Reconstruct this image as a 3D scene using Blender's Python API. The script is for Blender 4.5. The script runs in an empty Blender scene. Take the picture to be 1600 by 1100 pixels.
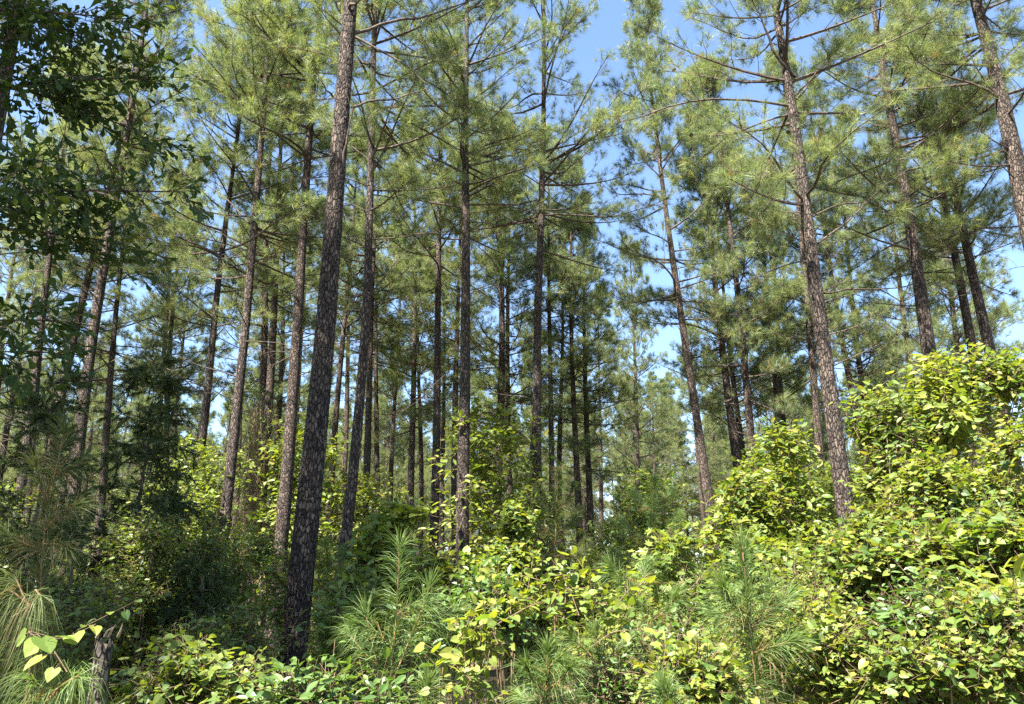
import bpy, math
import numpy as np
from mathutils import Matrix, Vector

# ------------------------------------------------------------------ camera, sky, sun, exposure
scene = bpy.context.scene
F_PX, PITCH, CAM_Z = 1180.0, math.radians(17.9), 1.6
cam_data = bpy.data.cameras.new('camera')
cam_data.sensor_width = 36.0
cam_data.lens = 36.0 * F_PX / 1600.0
cam_data.clip_start = 0.05
cam_data.clip_end = 3000.0
cam = bpy.data.objects.new('camera', cam_data)
scene.collection.objects.link(cam)
cam.location = (0, 0, CAM_Z)
cam.rotation_euler = (math.radians(90) + PITCH, 0, 0)
scene.camera = cam

SUN_EL, SUN_AZ = math.radians(56), math.radians(-142)      # azimuth from +Y towards +X: behind the camera, to the left
TO_SUN = np.array([math.sin(SUN_AZ) * math.cos(SUN_EL), math.cos(SUN_AZ) * math.cos(SUN_EL), math.sin(SUN_EL)])
world = bpy.data.worlds.new('World')
scene.world = world
world.use_nodes = True
wn = world.node_tree
sky = wn.nodes.new('ShaderNodeTexSky')
sky.sky_type = 'NISHITA'
sky.sun_disc = False
sky.sun_elevation = SUN_EL
sky.sun_rotation = SUN_AZ
sky.air_density = 1.0
sky.dust_density = 0.3
sky.ozone_density = 3.0
wn.nodes['Background'].inputs['Strength'].default_value = 0.062
wn.links.new(sky.outputs['Color'], wn.nodes['Background'].inputs['Color'])
sun_data = bpy.data.lights.new('sun', 'SUN')
sun_data.energy = 5.0
sun_data.angle = math.radians(0.53)
sun_data.color = (1.0, 0.94, 0.84)
sun = bpy.data.objects.new('sun', sun_data)
scene.collection.objects.link(sun)
sun.rotation_euler = Vector(TO_SUN).to_track_quat('Z', 'Y').to_euler()
scene.view_settings.view_transform = 'Standard'
scene.view_settings.look = 'None'
scene.view_settings.exposure = 2.8
scene.view_settings.gamma = 1.0
scene.view_settings.use_curve_mapping = False
scene.cycles.max_bounces = 8
scene.cycles.diffuse_bounces = 4
scene.cycles.glossy_bounces = 2
scene.cycles.transmission_bounces = 3
scene.cycles.use_denoising = False

# ------------------------------------------------------------------ helpers
COL = scene.collection
CT, ST = math.cos(PITCH), math.sin(PITCH)


def at(px, py, Y):
    """the point seen at photograph pixel (px, py) at ground distance Y in front of the camera"""
    u, v = (px - 800) / F_PX, (550 - py) / F_PX
    d = np.array([u, CT - v * ST, ST + v * CT])
    return np.array([0, 0, CAM_Z]) + d * (Y / d[1])


def mpp(py, Y):
    """metres per photograph pixel at that pixel row and distance"""
    v = (550 - py) / F_PX
    return Y / (CT - v * ST) / F_PX


def project(p):
    p = np.asarray(p, float) - np.array([0, 0, CAM_Z])
    f = p[..., 1] * CT + p[..., 2] * ST
    up = -p[..., 1] * ST + p[..., 2] * CT
    f = np.where(f < 0.05, 0.05, f)
    return 800 + F_PX * p[..., 0] / f, 550 - F_PX * up / f, f


def ground_z(x, y):
    x, y = np.asarray(x, float), np.asarray(y, float)
    return (0.10 * np.sin(x * 0.31 + 1.3) * np.cos(y * 0.27 + 0.4) + 0.05 * np.sin(x * 0.9 + y * 0.7)
            + 0.03 * np.sin(x * 2.1 - y * 1.7 + 2.0))


def norm(a):
    return a / np.maximum(np.linalg.norm(a, axis=-1, keepdims=True), 1e-9)


class MB:
    """collects geometry for ONE mesh object"""

    def __init__(self):
        self.v, self.f, self.t, self.c, self.n = [], [], [], [], 0

    def add(self, V, F, tint=0.0, crack=1.0):
        V = np.asarray(V, np.float32).reshape(-1, 3)
        if len(V) == 0:
            return
        self.v.append(V)
        self.f.append(np.asarray(F, np.int64) + self.n)
        self.t.append(np.broadcast_to(np.asarray(tint, np.float32), (len(V),)))
        self.c.append(np.broadcast_to(np.asarray(crack, np.float32), (len(V),)))
        self.n += len(V)

    def mesh(self, name, mat, smooth=False, origin=(0, 0, 0)):
        V = np.concatenate(self.v) - np.asarray(origin, np.float32)
        me = bpy.data.meshes.new(name)
        me.vertices.add(len(V))
        me.vertices.foreach_set('co', V.ravel().astype(np.float32))
        loops = np.concatenate([f.ravel() for f in self.f]).astype(np.int32)
        tot = np.concatenate([np.full(len(f), f.shape[1], np.int32) for f in self.f])
        start = np.concatenate([[0], np.cumsum(tot)[:-1]]).astype(np.int32)
        me.loops.add(len(loops))
        me.loops.foreach_set('vertex_index', loops)
        me.polygons.add(len(tot))
        me.polygons.foreach_set('loop_start', start)
        me.polygons.foreach_set('loop_total', tot)
        me.polygons.foreach_set('use_smooth', np.full(len(tot), smooth, dtype=bool))
        a = me.attributes.new('tint', 'FLOAT', 'POINT')
        a.data.foreach_set('value', np.concatenate(self.t).astype(np.float32))
        a = me.attributes.new('crack', 'FLOAT', 'POINT')
        a.data.foreach_set('value', np.concatenate(self.c).astype(np.float32))
        me.update(calc_edges=True)
        me.materials.append(mat)
        return me

    def build(self, name, mat, parent=None, smooth=False, origin=(0, 0, 0)):
        if not self.v:
            return None
        return link(name, self.mesh(name, mat, smooth, origin), parent)


def link(name, data, parent=None):
    o = bpy.data.objects.new(name, data)
    COL.objects.link(o)
    if parent is not None:
        o.parent = parent
    return o


def thing(name, label, cat, loc=(0, 0, 0), group=None):
    o = bpy.data.objects.new(name, None)
    o.empty_display_size = 0.2
    COL.objects.link(o)
    o.location = loc
    o['label'] = label
    o['category'] = cat
    if group:
        o['group'] = group
    return o


def copy_tree(root, loc, rotz, scale, label, group, tilt=(0.0, 0.0)):
    r = root.copy()
    COL.objects.link(r)
    r.location = loc
    r.rotation_mode = 'XYZ'
    r.rotation_euler = (tilt[0], tilt[1], 0)
    m = Matrix.Rotation(tilt[1], 4, 'Y') @ Matrix.Rotation(tilt[0], 4, 'X') @ Matrix.Rotation(rotz, 4, 'Z')
    r.rotation_euler = m.to_euler()
    r.scale = scale if hasattr(scale, '__len__') else (scale,) * 3
    r['label'] = label
    r['group'] = group
    for ch in root.children:
        c = ch.copy()
        COL.objects.link(c)
        c.parent = r
    return r


def tubes(P, R, k=5):
    """P (B,n,3) polylines, R (B,n) radii -> vertices and quads"""
    P, R = np.asarray(P, float), np.asarray(R, float)
    B, n, _ = P.shape
    T = norm(np.gradient(P, axis=1))
    mean = norm(T.mean(axis=1))
    ref = np.where(np.abs(mean[:, 2:3]) < 0.8, np.array([[0, 0, 1.0]]), np.array([[1.0, 0, 0]]))[:, None, :]
    N1 = norm(np.cross(T, np.broadcast_to(ref, T.shape)))
    N2 = np.cross(T, N1)
    a = np.arange(k) * 2 * math.pi / k
    V = P[:, :, None, :] + R[:, :, None, None] * (np.cos(a)[None, None, :, None] * N1[:, :, None, :]
                                                  + np.sin(a)[None, None, :, None] * N2[:, :, None, :])
    idx = np.arange(B * n * k).reshape(B, n, k)
    q = np.stack([idx[:, :-1], np.roll(idx, -1, 2)[:, :-1], np.roll(idx, -1, 2)[:, 1:], idx[:, 1:]], -1)
    return V.reshape(-1, 3), q.reshape(-1, 4)


def smooth_path(pts, n):
    """resample a polyline through pts (m,3) smoothly with n points"""
    pts = np.asarray(pts, float)
    d = np.concatenate([[0], np.cumsum(np.linalg.norm(np.diff(pts, axis=0), axis=1))])
    s = np.linspace(0, d[-1], n * 3)
    q = np.stack([np.interp(s, d, pts[:, i]) for i in range(3)], 1)
    w = max(3, (n * 3 // max(2, len(pts))) | 1)
    pad = np.concatenate([2 * q[0] - q[w:0:-1], q, 2 * q[-1] - q[-2:-w - 2:-1]])
    ker = np.hanning(w + 2)[1:-1]
    ker /= ker.sum()
    sm = np.stack([np.convolve(pad[:, i], ker, 'same') for i in range(3)], 1)[w:w + len(q)]
    sm[0], sm[-1] = q[0], q[-1]
    return sm[np.linspace(0, len(sm) - 1, n).round().astype(int)]


def perp(d, rng):
    r = rng.normal(size=d.shape)
    return norm(np.cross(d, r))


def needles(mb, pos, dirs, n, length, width, rng, spread=(0.25, 1.2), back=0.11, tint=None, droop=0.12, seg=1):
    M = len(pos)
    if M == 0:
        return
    if tint is None:
        tint = rng.random(M)
    pos = np.repeat(pos, n, 0)
    d0 = np.repeat(norm(dirs), n, 0)
    tn = np.repeat(tint, n) + rng.normal(0, 0.05, M * n)
    ph = rng.uniform(spread[0], spread[1], M * n)[:, None]
    d = norm(d0 * np.cos(ph) + perp(d0, rng) * np.sin(ph))
    d[:, 2] -= droop
    d = norm(d)
    L = (length * rng.uniform(0.75, 1.1, M * n))[:, None]
    base = pos - d0 * (rng.random(M * n)[:, None] * back)
    side = perp(d, rng) * (width / 2)
    i = np.arange(M * n)
    if seg == 1:
        V = np.stack([base - side, base + side, base + d * L], 1)
        F = np.stack([i * 3, i * 3 + 1, i * 3 + 2], 1)
        mb.add(V.reshape(-1, 3), F, np.repeat(tn, 3))
    else:
        mid = base + d * L * 0.5
        tip = base + d * L
        tip[:, 2] -= (droop * L[:, 0]) * 1.2
        V = np.stack([base - side, base + side, mid - side * 0.9, mid + side * 0.9, tip], 1)
        o = i[:, None] * 5
        F = np.concatenate([o + [0, 1, 3], o + [0, 3, 2], o + [2, 3, 4]])
        mb.add(V.reshape(-1, 3), F, np.repeat(tn, 5))


# ------------------------------------------------------------------ materials
def new_mat(name):
    m = bpy.data.materials.new(name)
    m.use_nodes = True
    nt = m.node_tree
    nt.nodes.clear()
    out = nt.nodes.new('ShaderNodeOutputMaterial')
    return m, nt, out


def ramp(nt, stops):
    r = nt.nodes.new('ShaderNodeValToRGB')
    el = r.color_ramp.elements
    while len(el) < len(stops):
        el.new(0.5)
    for e, (p, c) in zip(el, stops):
        e.position = p
        e.color = (*c, 1)
    return r


def foliage_mat(name, stops, trans_gain=(1.5, 1.45, 0.7), trans=0.35, rough=0.45, spec=0.4, obj_random=False):
    m, nt, out = new_mat(name)
    at_ = nt.nodes.new('ShaderNodeAttribute')
    at_.attribute_name = 'tint'
    src = at_.outputs['Fac']
    if obj_random:
        oi = nt.nodes.new('ShaderNodeObjectInfo')
        add = nt.nodes.new('ShaderNodeMath')
        add.operation = 'ADD'
        nt.links.new(src, add.inputs[0])
        nt.links.new(oi.outputs['Random'], add.inputs[1])
        fr = nt.nodes.new('ShaderNodeMath')
        fr.operation = 'PINGPONG'
        fr.inputs[1].default_value = 1.0
        nt.links.new(add.outputs[0], fr.inputs[0])
        src = fr.outputs[0]
    r = ramp(nt, stops)
    nt.links.new(src, r.inputs['Fac'])
    col = r.outputs['Color']
    if obj_random:
        tc_ = nt.nodes.new('ShaderNodeTexCoord')
        nz_ = nt.nodes.new('ShaderNodeTexNoise')
        nz_.inputs['Scale'].default_value = 9.0
        nz_.inputs['Detail'].default_value = 6
        nz_.inputs['Roughness'].default_value = 0.75
        nt.links.new(tc_.outputs['Object'], nz_.inputs['Vector'])
        r_ = ramp(nt, [(0.30, (0.62, 0.52, 0.42)), (0.42, (0.9, 0.92, 0.9)), (0.6, (1.05, 1.05, 1.0)), (0.72, (1.25, 1.18, 1.1))])
        nt.links.new(nz_.outputs['Fac'], r_.inputs['Fac'])
        mb_ = nt.nodes.new('ShaderNodeMix')
        mb_.data_type = 'RGBA'
        mb_.blend_type = 'MULTIPLY'
        mb_.inputs['Factor'].default_value = 1.0
        nt.links.new(col, mb_.inputs['A'])
        nt.links.new(r_.outputs['Color'], mb_.inputs['B'])
        col = mb_.outputs['Result']
    p = nt.nodes.new('ShaderNodeBsdfPrincipled')
    p.inputs['Roughness'].default_value = rough
    p.inputs['Specular IOR Level'].default_value = spec
    nt.links.new(col, p.inputs['Base Color'])
    mul = nt.nodes.new('ShaderNodeMix')
    mul.data_type = 'RGBA'
    mul.blend_type = 'MULTIPLY'
    mul.inputs['Factor'].default_value = 1.0
    nt.links.new(col, mul.inputs['A'])
    mul.inputs['B'].default_value = (*trans_gain, 1)
    tr = nt.nodes.new('ShaderNodeBsdfTranslucent')
    nt.links.new(mul.outputs['Result'], tr.inputs['Color'])
    mix = nt.nodes.new('ShaderNodeMixShader')
    mix.inputs['Fac'].default_value = trans
    nt.links.new(p.outputs[0], mix.inputs[1])
    nt.links.new(tr.outputs[0], mix.inputs[2])
    nt.links.new(mix.outputs[0], out.inputs['Surface'])
    return m


def bark_mat(name, dark, mid, light, scale=16.0, stretch=0.42, attr=False, bump=0.8):
    m, nt, out = new_mat(name)
    p = nt.nodes.new('ShaderNodeBsdfPrincipled')
    p.inputs['Roughness'].default_value = 0.85
    p.inputs['Specular IOR Level'].default_value = 0.2
    tc = nt.nodes.new('ShaderNodeTexCoord')
    mp = nt.nodes.new('ShaderNodeMapping')
    mp.inputs['Scale'].default_value = (1, 1, stretch)
    nt.links.new(tc.outputs['Object'], mp.inputs['Vector'])
    nz = nt.nodes.new('ShaderNodeTexNoise')
    nz.inputs['Scale'].default_value = 55
    nz.inputs['Detail'].default_value = 5
    nz.inputs['Roughness'].default_value = 0.7
    nt.links.new(mp.outputs['Vector'], nz.inputs['Vector'])
    if attr:
        a1 = nt.nodes.new('ShaderNodeAttribute')
        a1.attribute_name = 'crack'
        edge = a1.outputs['Fac']
        a2 = nt.nodes.new('ShaderNodeAttribute')
        a2.attribute_name = 'tint'
        cell = a2.outputs['Fac']
    else:
        vo = nt.nodes.new('ShaderNodeTexVoronoi')
        vo.feature = 'DISTANCE_TO_EDGE'
        vo.inputs['Scale'].default_value = scale
        nt.links.new(mp.outputs['Vector'], vo.inputs['Vector'])
        mr = nt.nodes.new('ShaderNodeMapRange')
        mr.inputs['From Max'].default_value = 0.16
        nt.links.new(vo.outputs['Distance'], mr.inputs['Value'])
        edge = mr.outputs['Result']
        v2 = nt.nodes.new('ShaderNodeTexVoronoi')
        v2.inputs['Scale'].default_value = scale
        nt.links.new(mp.outputs['Vector'], v2.inputs['Vector'])
        sp = nt.nodes.new('ShaderNodeSeparateColor')
        nt.links.new(v2.outputs['Color'], sp.inputs['Color'])
        cell = sp.outputs[0]
    r = ramp(nt, [(0.0, dark), (0.35, mid), (1.0, light)])
    mm = nt.nodes.new('ShaderNodeMath')          # plate tone = cell tone mixed with grain
    mm.operation = 'MULTIPLY_ADD'
    nt.links.new(cell, mm.inputs[0])
    mm.inputs[1].default_value = 0.6
    sc = nt.nodes.new('ShaderNodeMath')
    sc.operation = 'MULTIPLY_ADD'
    nt.links.new(nz.outputs['Fac'], sc.inputs[0])
    sc.inputs[1].default_value = 1.1
    sc.inputs[2].default_value = -0.40
    nt.links.new(sc.outputs[0], mm.inputs[2])
    ml = nt.nodes.new('ShaderNodeMath')
    ml.operation = 'MULTIPLY'
    nt.links.new(mm.outputs[0], ml.inputs[0])
    nt.links.new(edge, ml.inputs[1])
    nt.links.new(ml.outputs[0], r.inputs['Fac'])
    nt.links.new(r.outputs['Color'], p.inputs['Base Color'])
    b = nt.nodes.new('ShaderNodeBump')
    b.inputs['Strength'].default_value = bump
    b.inputs['Distance'].default_value = 0.02
    h = nt.nodes.new('ShaderNodeMath')
    h.operation = 'MULTIPLY_ADD'
    nt.links.new(nz.outputs['Fac'], h.inputs[0])
    h.inputs[1].default_value = 0.5
    if attr:
        h.inputs[2].default_value = 0
    else:
        nt.links.new(edge, h.inputs[2])
    nt.links.new(h.outputs[0], b.inputs['Height'])
    nt.links.new(b.outputs[0], p.inputs['Normal'])
    nt.links.new(p.outputs[0], out.inputs['Surface'])
    return m


def twig_mat(name, c1, c2):
    m, nt, out = new_mat(name)
    p = nt.nodes.new('ShaderNodeBsdfPrincipled')
    p.inputs['Roughness'].default_value = 0.8
    p.inputs['Specular IOR Level'].default_value = 0.2
    tc = nt.nodes.new('ShaderNodeTexCoord')
    nz = nt.nodes.new('ShaderNodeTexNoise')
    nz.inputs['Scale'].default_value = 14
    nz.inputs['Detail'].default_value = 4
    nt.links.new(tc.outputs['Object'], nz.inputs['Vector'])
    r = ramp(nt, [(0.35, c1), (0.65, c2)])
    nt.links.new(nz.outputs['Fac'], r.inputs['Fac'])
    nt.links.new(r.outputs['Color'], p.inputs['Base Color'])
    nt.links.new(p.outputs[0], out.inputs['Surface'])
    return m


M = {}
M['needle'] = foliage_mat('pine_needles', [(0.0, (0.16, 0.10, 0.04)), (0.05, (0.20, 0.16, 0.06)),
                                           (0.10, (0.080, 0.124, 0.056)), (0.55, (0.148, 0.188, 0.082)),
                                           (1.0, (0.226, 0.246, 0.100))], (1.22, 1.25, 0.65), 0.48, 0.45, 0.4)
M['young_needle'] = foliage_mat('young_pine_needles', [(0.0, (0.20, 0.13, 0.05)), (0.04, (0.16, 0.15, 0.05)),
                                                       (0.08, (0.065, 0.115, 0.034)), (1.0, (0.115, 0.165, 0.045))],
                                (1.4, 1.4, 0.6), 0.35, 0.5, 0.25)
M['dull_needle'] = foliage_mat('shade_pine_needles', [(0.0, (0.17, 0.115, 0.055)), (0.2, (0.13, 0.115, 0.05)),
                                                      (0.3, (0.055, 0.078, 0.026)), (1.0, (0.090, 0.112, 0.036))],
                               (1.3, 1.3, 0.7), 0.3, 0.55, 0.2)  # darker copy of the young needles, shade put into the green; browns are dead needles
M['vine_leaf'] = foliage_mat('vine_leaf', [(0.0, (0.040, 0.085, 0.018)), (0.5, (0.108, 0.158, 0.028)), (0.9, (0.165, 0.192, 0.032)),
                                           (1.0, (0.21, 0.19, 0.035))], (1.5, 1.5, 0.5), 0.42, 0.5, 0.4, True)
M['yellow_leaf'] = foliage_mat('yellow_green_leaf', [(0.0, (0.09, 0.145, 0.032)), (0.5, (0.145, 0.19, 0.038)), (1.0, (0.21, 0.225, 0.040))],
                               (1.5, 1.5, 0.45), 0.45, 0.5, 0.35, True)
M['glossy_leaf'] = foliage_mat('glossy_leaf', [(0.0, (0.05, 0.10, 0.025)), (1.0, (0.10, 0.16, 0.040))],
                               (1.6, 1.6, 0.5), 0.32, 0.42, 0.5, True)
M['small_leaf'] = foliage_mat('small_leaf', [(0.0, (0.060, 0.105, 0.026)), (0.6, (0.110, 0.16, 0.036)), (1.0, (0.165, 0.195, 0.044))],
                              (1.7, 1.6, 0.5), 0.40, 0.45, 0.4, True)
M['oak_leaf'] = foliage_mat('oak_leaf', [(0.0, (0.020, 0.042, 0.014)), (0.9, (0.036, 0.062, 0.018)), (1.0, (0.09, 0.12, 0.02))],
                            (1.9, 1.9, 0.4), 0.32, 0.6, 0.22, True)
M['cedar'] = foliage_mat('cedar_sprays', [(0.0, (0.10, 0.085, 0.03)), (0.1, (0.035, 0.056, 0.016)), (1.0, (0.060, 0.082, 0.022))],
                         (1.2, 1.2, 0.7), 0.2, 0.55, 0.3)
M['bark_plates'] = bark_mat('pine_bark_plates', (0.012, 0.009, 0.008), (0.056, 0.043, 0.035), (0.165, 0.127, 0.103), 26.0, 0.34, bump=1.0)
M['bark'] = bark_mat('pine_bark', (0.014, 0.010, 0.009), (0.060, 0.045, 0.036), (0.185, 0.140, 0.112), 28.0, 0.42, bump=1.0)
M['grey_bark'] = bark_mat('grey_bark', (0.035, 0.03, 0.025), (0.10, 0.085, 0.07), (0.20, 0.175, 0.15), 26.0, 0.25)
M['stump'] = bark_mat('stump_bark', (0.014, 0.011, 0.009), (0.07, 0.056, 0.045), (0.24, 0.20, 0.16), 42.0, 0.3, bump=1.0)
M['limb'] = twig_mat('pine_limb', (0.035, 0.026, 0.021), (0.09, 0.068, 0.055))
M['twig'] = twig_mat('shrub_twig', (0.06, 0.042, 0.025), (0.15, 0.105, 0.06))
M['dead'] = twig_mat('dead_vine', (0.16, 0.11, 0.065), (0.30, 0.22, 0.14))
M['young_stem'] = twig_mat('young_pine_stem', (0.09, 0.055, 0.03), (0.18, 0.115, 0.055))
M['cone'] = twig_mat('pine_cone', (0.03, 0.02, 0.014), (0.08, 0.05, 0.035))

# ground material: pine straw and moss
m, nt, out = new_mat('forest_floor')
p = nt.nodes.new('ShaderNodeBsdfPrincipled')
p.inputs['Roughness'].default_value = 0.95
tc = nt.nodes.new('ShaderNodeTexCoord')
n1 = nt.nodes.new('ShaderNodeTexNoise')
n1.inputs['Scale'].default_value = 0.8
n1.inputs['Detail'].default_value = 8
n2 = nt.nodes.new('ShaderNodeTexNoise')
n2.inputs['Scale'].default_value = 30
n2.inputs['Detail'].default_value = 6
nt.links.new(tc.outputs['Object'], n1.inputs['Vector'])
nt.links.new(tc.outputs['Object'], n2.inputs['Vector'])
r1 = ramp(nt, [(0.3, (0.07, 0.045, 0.025)), (0.7, (0.19, 0.125, 0.07))])
nt.links.new(n2.outputs['Fac'], r1.inputs['Fac'])
r2 = ramp(nt, [(0.3, (0.03, 0.045, 0.015)), (0.7, (0.07, 0.09, 0.03))])
nt.links.new(n2.outputs['Fac'], r2.inputs['Fac'])
mx = nt.nodes.new('ShaderNodeMix')
mx.data_type = 'RGBA'
rr = ramp(nt, [(0.45, (0, 0, 0)), (0.6, (1, 1, 1))])
nt.links.new(n1.outputs['Fac'], rr.inputs['Fac'])
nt.links.new(rr.outputs['Color'], mx.inputs['Factor'])
nt.links.new(r1.outputs['Color'], mx.inputs['A'])
nt.links.new(r2.outputs['Color'], mx.inputs['B'])
nt.links.new(mx.outputs['Result'], p.inputs['Base Color'])
bp = nt.nodes.new('ShaderNodeBump')
bp.inputs['Distance'].default_value = 0.04
nt.links.new(n2.outputs['Fac'], bp.inputs['Height'])
nt.links.new(bp.outputs[0], p.inputs['Normal'])
nt.links.new(p.outputs[0], out.inputs['Surface'])
M['floor'] = m

# ------------------------------------------------------------------ ground
gx = np.concatenate([[-900, -300, -120], np.linspace(-70, 70, 141), [120, 300, 900]])
gy = np.concatenate([[-600, -150], np.linspace(-25, 110, 136), [200, 500, 1500]])
GX, GY = np.meshgrid(gx, gy)
GZ = ground_z(GX, GY)
mb = MB()
ii = np.arange(GX.size).reshape(GX.shape)
mb.add(np.stack([GX, GY, GZ], -1).reshape(-1, 3),
       np.stack([ii[:-1, :-1], ii[:-1, 1:], ii[1:, 1:], ii[1:, :-1]], -1).reshape(-1, 4))
g = mb.build('ground', M['floor'], None, True)
g['kind'] = 'structure'
g['label'] = 'forest floor of brown pine straw under the undergrowth'


# ------------------------------------------------------------------ pines
def bark_trunk(path, rad, rng, around, step, depth=0.012, cell=(0.038, 0.085)):
    """a trunk with real bark plates: rings pushed in and out by a cell pattern; returns an MB"""
    d = np.concatenate([[0], np.cumsum(np.linalg.norm(np.diff(path, axis=0), axis=1))])
    n = int(d[-1] / step) + 2
    s = np.linspace(0, d[-1], n)
    P = np.stack([np.interp(s, d, path[:, i]) for i in range(3)], 1)
    R = np.interp(s, d, rad)
    T = norm(np.gradient(P, axis=0))
    N1 = norm(np.cross(T, np.array([0, 1.0, 0])))
    N2 = np.cross(T, N1)
    a = np.arange(around) * 2 * math.pi / around
    Rm = float(rad[: max(2, len(rad) // 2)].mean())
    circ = 2 * math.pi * Rm
    nu = max(5, int(round(circ / cell[0])))
    nv = int(d[-1] / cell[1]) + 3
    jit = rng.random((nu, nv, 2)) * 0.9 + 0.05
    tone = rng.random((nu, nv))
    U = (a / (2 * math.pi) * nu)[None, :] + 0.25 * np.sin(s * 3.1)[:, None] + 0 * s[:, None]
    Vv = (s / cell[1])[:, None] + 0.35 * np.sin(a * 3 + 1)[None, :]
    wv = 0.6 * np.sin(U * 5.1 + Vv * 3.3) + np.sin(U * 2.3 - Vv * 4.7 + 1.0)
    U = U + rng.normal(0, 0.04, U.shape) + 0.16 * wv
    Vv = Vv + rng.normal(0, 0.04, U.shape) + 0.14 * np.sin(U * 4.0 + Vv * 1.7)
    iu, iv = np.floor(U).astype(int), np.floor(Vv).astype(int)
    f1 = np.full(U.shape, 9.0)
    f2 = np.full(U.shape, 9.0)
    tn = np.zeros(U.shape)
    for du in (-1, 0, 1):
        for dv in (-1, 0, 1):
            cu, cv = iu + du, iv + dv
            j = jit[cu % nu, cv % nv]
            dist = np.hypot((cu + j[..., 0]) - U, (cv + j[..., 1]) - Vv)
            t = tone[cu % nu, cv % nv]
            closer = dist < f1
            f2 = np.where(closer, f1, np.minimum(f2, dist))
            tn = np.where(closer, t, tn)
            f1 = np.where(closer, dist, f1)
    edge = np.clip((f2 - f1) / 0.20, 0, 1)
    fade = np.clip(R / 0.12, 0.15, 1)[:, None]
    disp = 0.55 * (depth * (edge - 0.6) + depth * 0.5 * (tn - 0.5)) * fade
    lump = 0.05 * np.sin(a * 2 + 1.1)[None, :] * np.sin(s * 0.7)[:, None] + 0.03 * np.sin(a * 3)[None, :]
    RR = R[:, None] * (1 + 0.4 * lump) + disp
    V = P[:, None, :] + RR[..., None] * (np.cos(a)[None, :, None] * N1[:, None, :] + np.sin(a)[None, :, None] * N2[:, None, :])
    idx = np.arange(n * around).reshape(n, around)
    q = np.stack([idx[:-1], np.roll(idx, -1, 1)[:-1], np.roll(idx, -1, 1)[1:], idx[1:]], -1).reshape(-1, 4)
    mb = MB()
    mb.add(V.reshape(-1, 3), q, tn.ravel(), edge.ravel())
    return mb


def branch_set(base, az, el, L, curve, rng, npt=7):
    s = np.linspace(0, 1, npt)[None, :, None]
    h = np.stack([np.cos(az), np.sin(az), np.zeros_like(az)], -1)[:, None, :]
    side = np.stack([-np.sin(az), np.cos(az), np.zeros_like(az)], -1)[:, None, :]
    Lb = L[:, None, None]
    wob = rng.normal(0, 0.10, (len(az), 1, 1)) * np.sin(s * 4 + rng.random((len(az), 1, 1)) * 6)
    z = np.array([0, 0, 1.0])[None, None, :]
    return (base[:, None, :] + h * s * Lb * np.cos(el)[:, None, None] + side * wob * Lb * s
            + z * (np.sin(el)[:, None, None] * s + curve[:, None, None] * s * s + 0.5 * wob * s) * Lb)


def foliate(bm, nm, P, L, rng, ns, tuft, nn, nlen, nwid, s0=0.2, tone=None, cones=None, sparse=1.0):
    """side twigs and needle tufts along the branches P (B,n,3)"""
    B, n, _ = P.shape
    s = np.linspace(s0, 0.98, ns)[None, :] + rng.uniform(-0.04, 0.04, (B, ns))
    s = np.clip(s, 0.05, 1.0)
    x = s * (n - 1)
    i0 = np.clip(x.astype(int), 0, n - 2)
    fr = (x - i0)[..., None]
    bi = np.arange(B)[:, None]
    p0 = P[bi, i0] * (1 - fr) + P[bi, i0 + 1] * fr
    tg = norm(P[bi, i0 + 1] - P[bi, i0])
    up = np.array([0, 0, 1.0])
    lat = norm(np.cross(tg, up + rng.normal(0, 0.25, tg.shape)))
    sg = np.where((np.arange(ns)[None, :] + rng.integers(0, 2, (B, 1))) % 2 == 0, 1.0, -1.0)[..., None]
    ang = rng.uniform(0.45, 1.1, (B, ns, 1))
    d = norm(tg * np.cos(ang) + lat * sg * np.sin(ang) + up * rng.uniform(-0.05, 0.45, (B, ns, 1)))
    sl = (0.22 + 0.50 * (1.05 - s) * np.sqrt(L)[:, None]) * rng.uniform(0.6, 1.25, (B, ns))
    keep = rng.random((B, ns)) < sparse
    p0, d, sl = p0[keep], d[keep], sl[keep]
    tt = np.linspace(0, 1, 4)[None, :, None]
    S = p0[:, None, :] + d[:, None, :] * tt * sl[:, None, None] + up * (0.22 * tt ** 2 * sl[:, None, None])
    S[:, 1:] += rng.normal(0, 0.02, S[:, 1:].shape)
    V, F = tubes(S, np.linspace(0.008, 0.004, 4)[None, :] * np.ones((len(S), 1)), 3)
    bm.add(V, F)
    # tufts on and beside the twigs
    pos, dr = [], []
    for k in range(tuft):
        f = 1.0 - 0.62 * k / max(1, tuft)
        q = p0 + d * (sl * f)[:, None] + up * (0.22 * f * f * sl)[:, None]
        off = perp(d, rng) * (rng.uniform(0.03, 0.20, len(q)) * (k > 0))[:, None]
        if k > 0:
            V, F = tubes(np.stack([q - d * 0.05, q + off * 0.55, q + off], 1), np.full((len(q), 3), 0.0035), 3)
            bm.add(V, F)
        pos.append(q + off)
        dr.append(norm(d + off * 5 + up * 0.35 + rng.normal(0, 0.25, d.shape)))
    pos.append(P[:, -1])
    dr.append(norm(P[:, -1] - P[:, -2] + up * 0.02))
    pos, dr = np.concatenate(pos), np.concatenate(dr)
    tn = np.clip(rng.normal(0.52, 0.32, len(pos)), 0.10, 1.0)
    tn[rng.random(len(pos)) < 0.035] = 0.03
    needles(nm, pos, dr, nn, nlen, nwid, rng, tint=tn)
    if cones is not None and len(S):
        pick = rng.choice(len(S), min(cones, len(S)), replace=False)
        return S[pick, 1]
    return np.zeros((0, 3))


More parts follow.
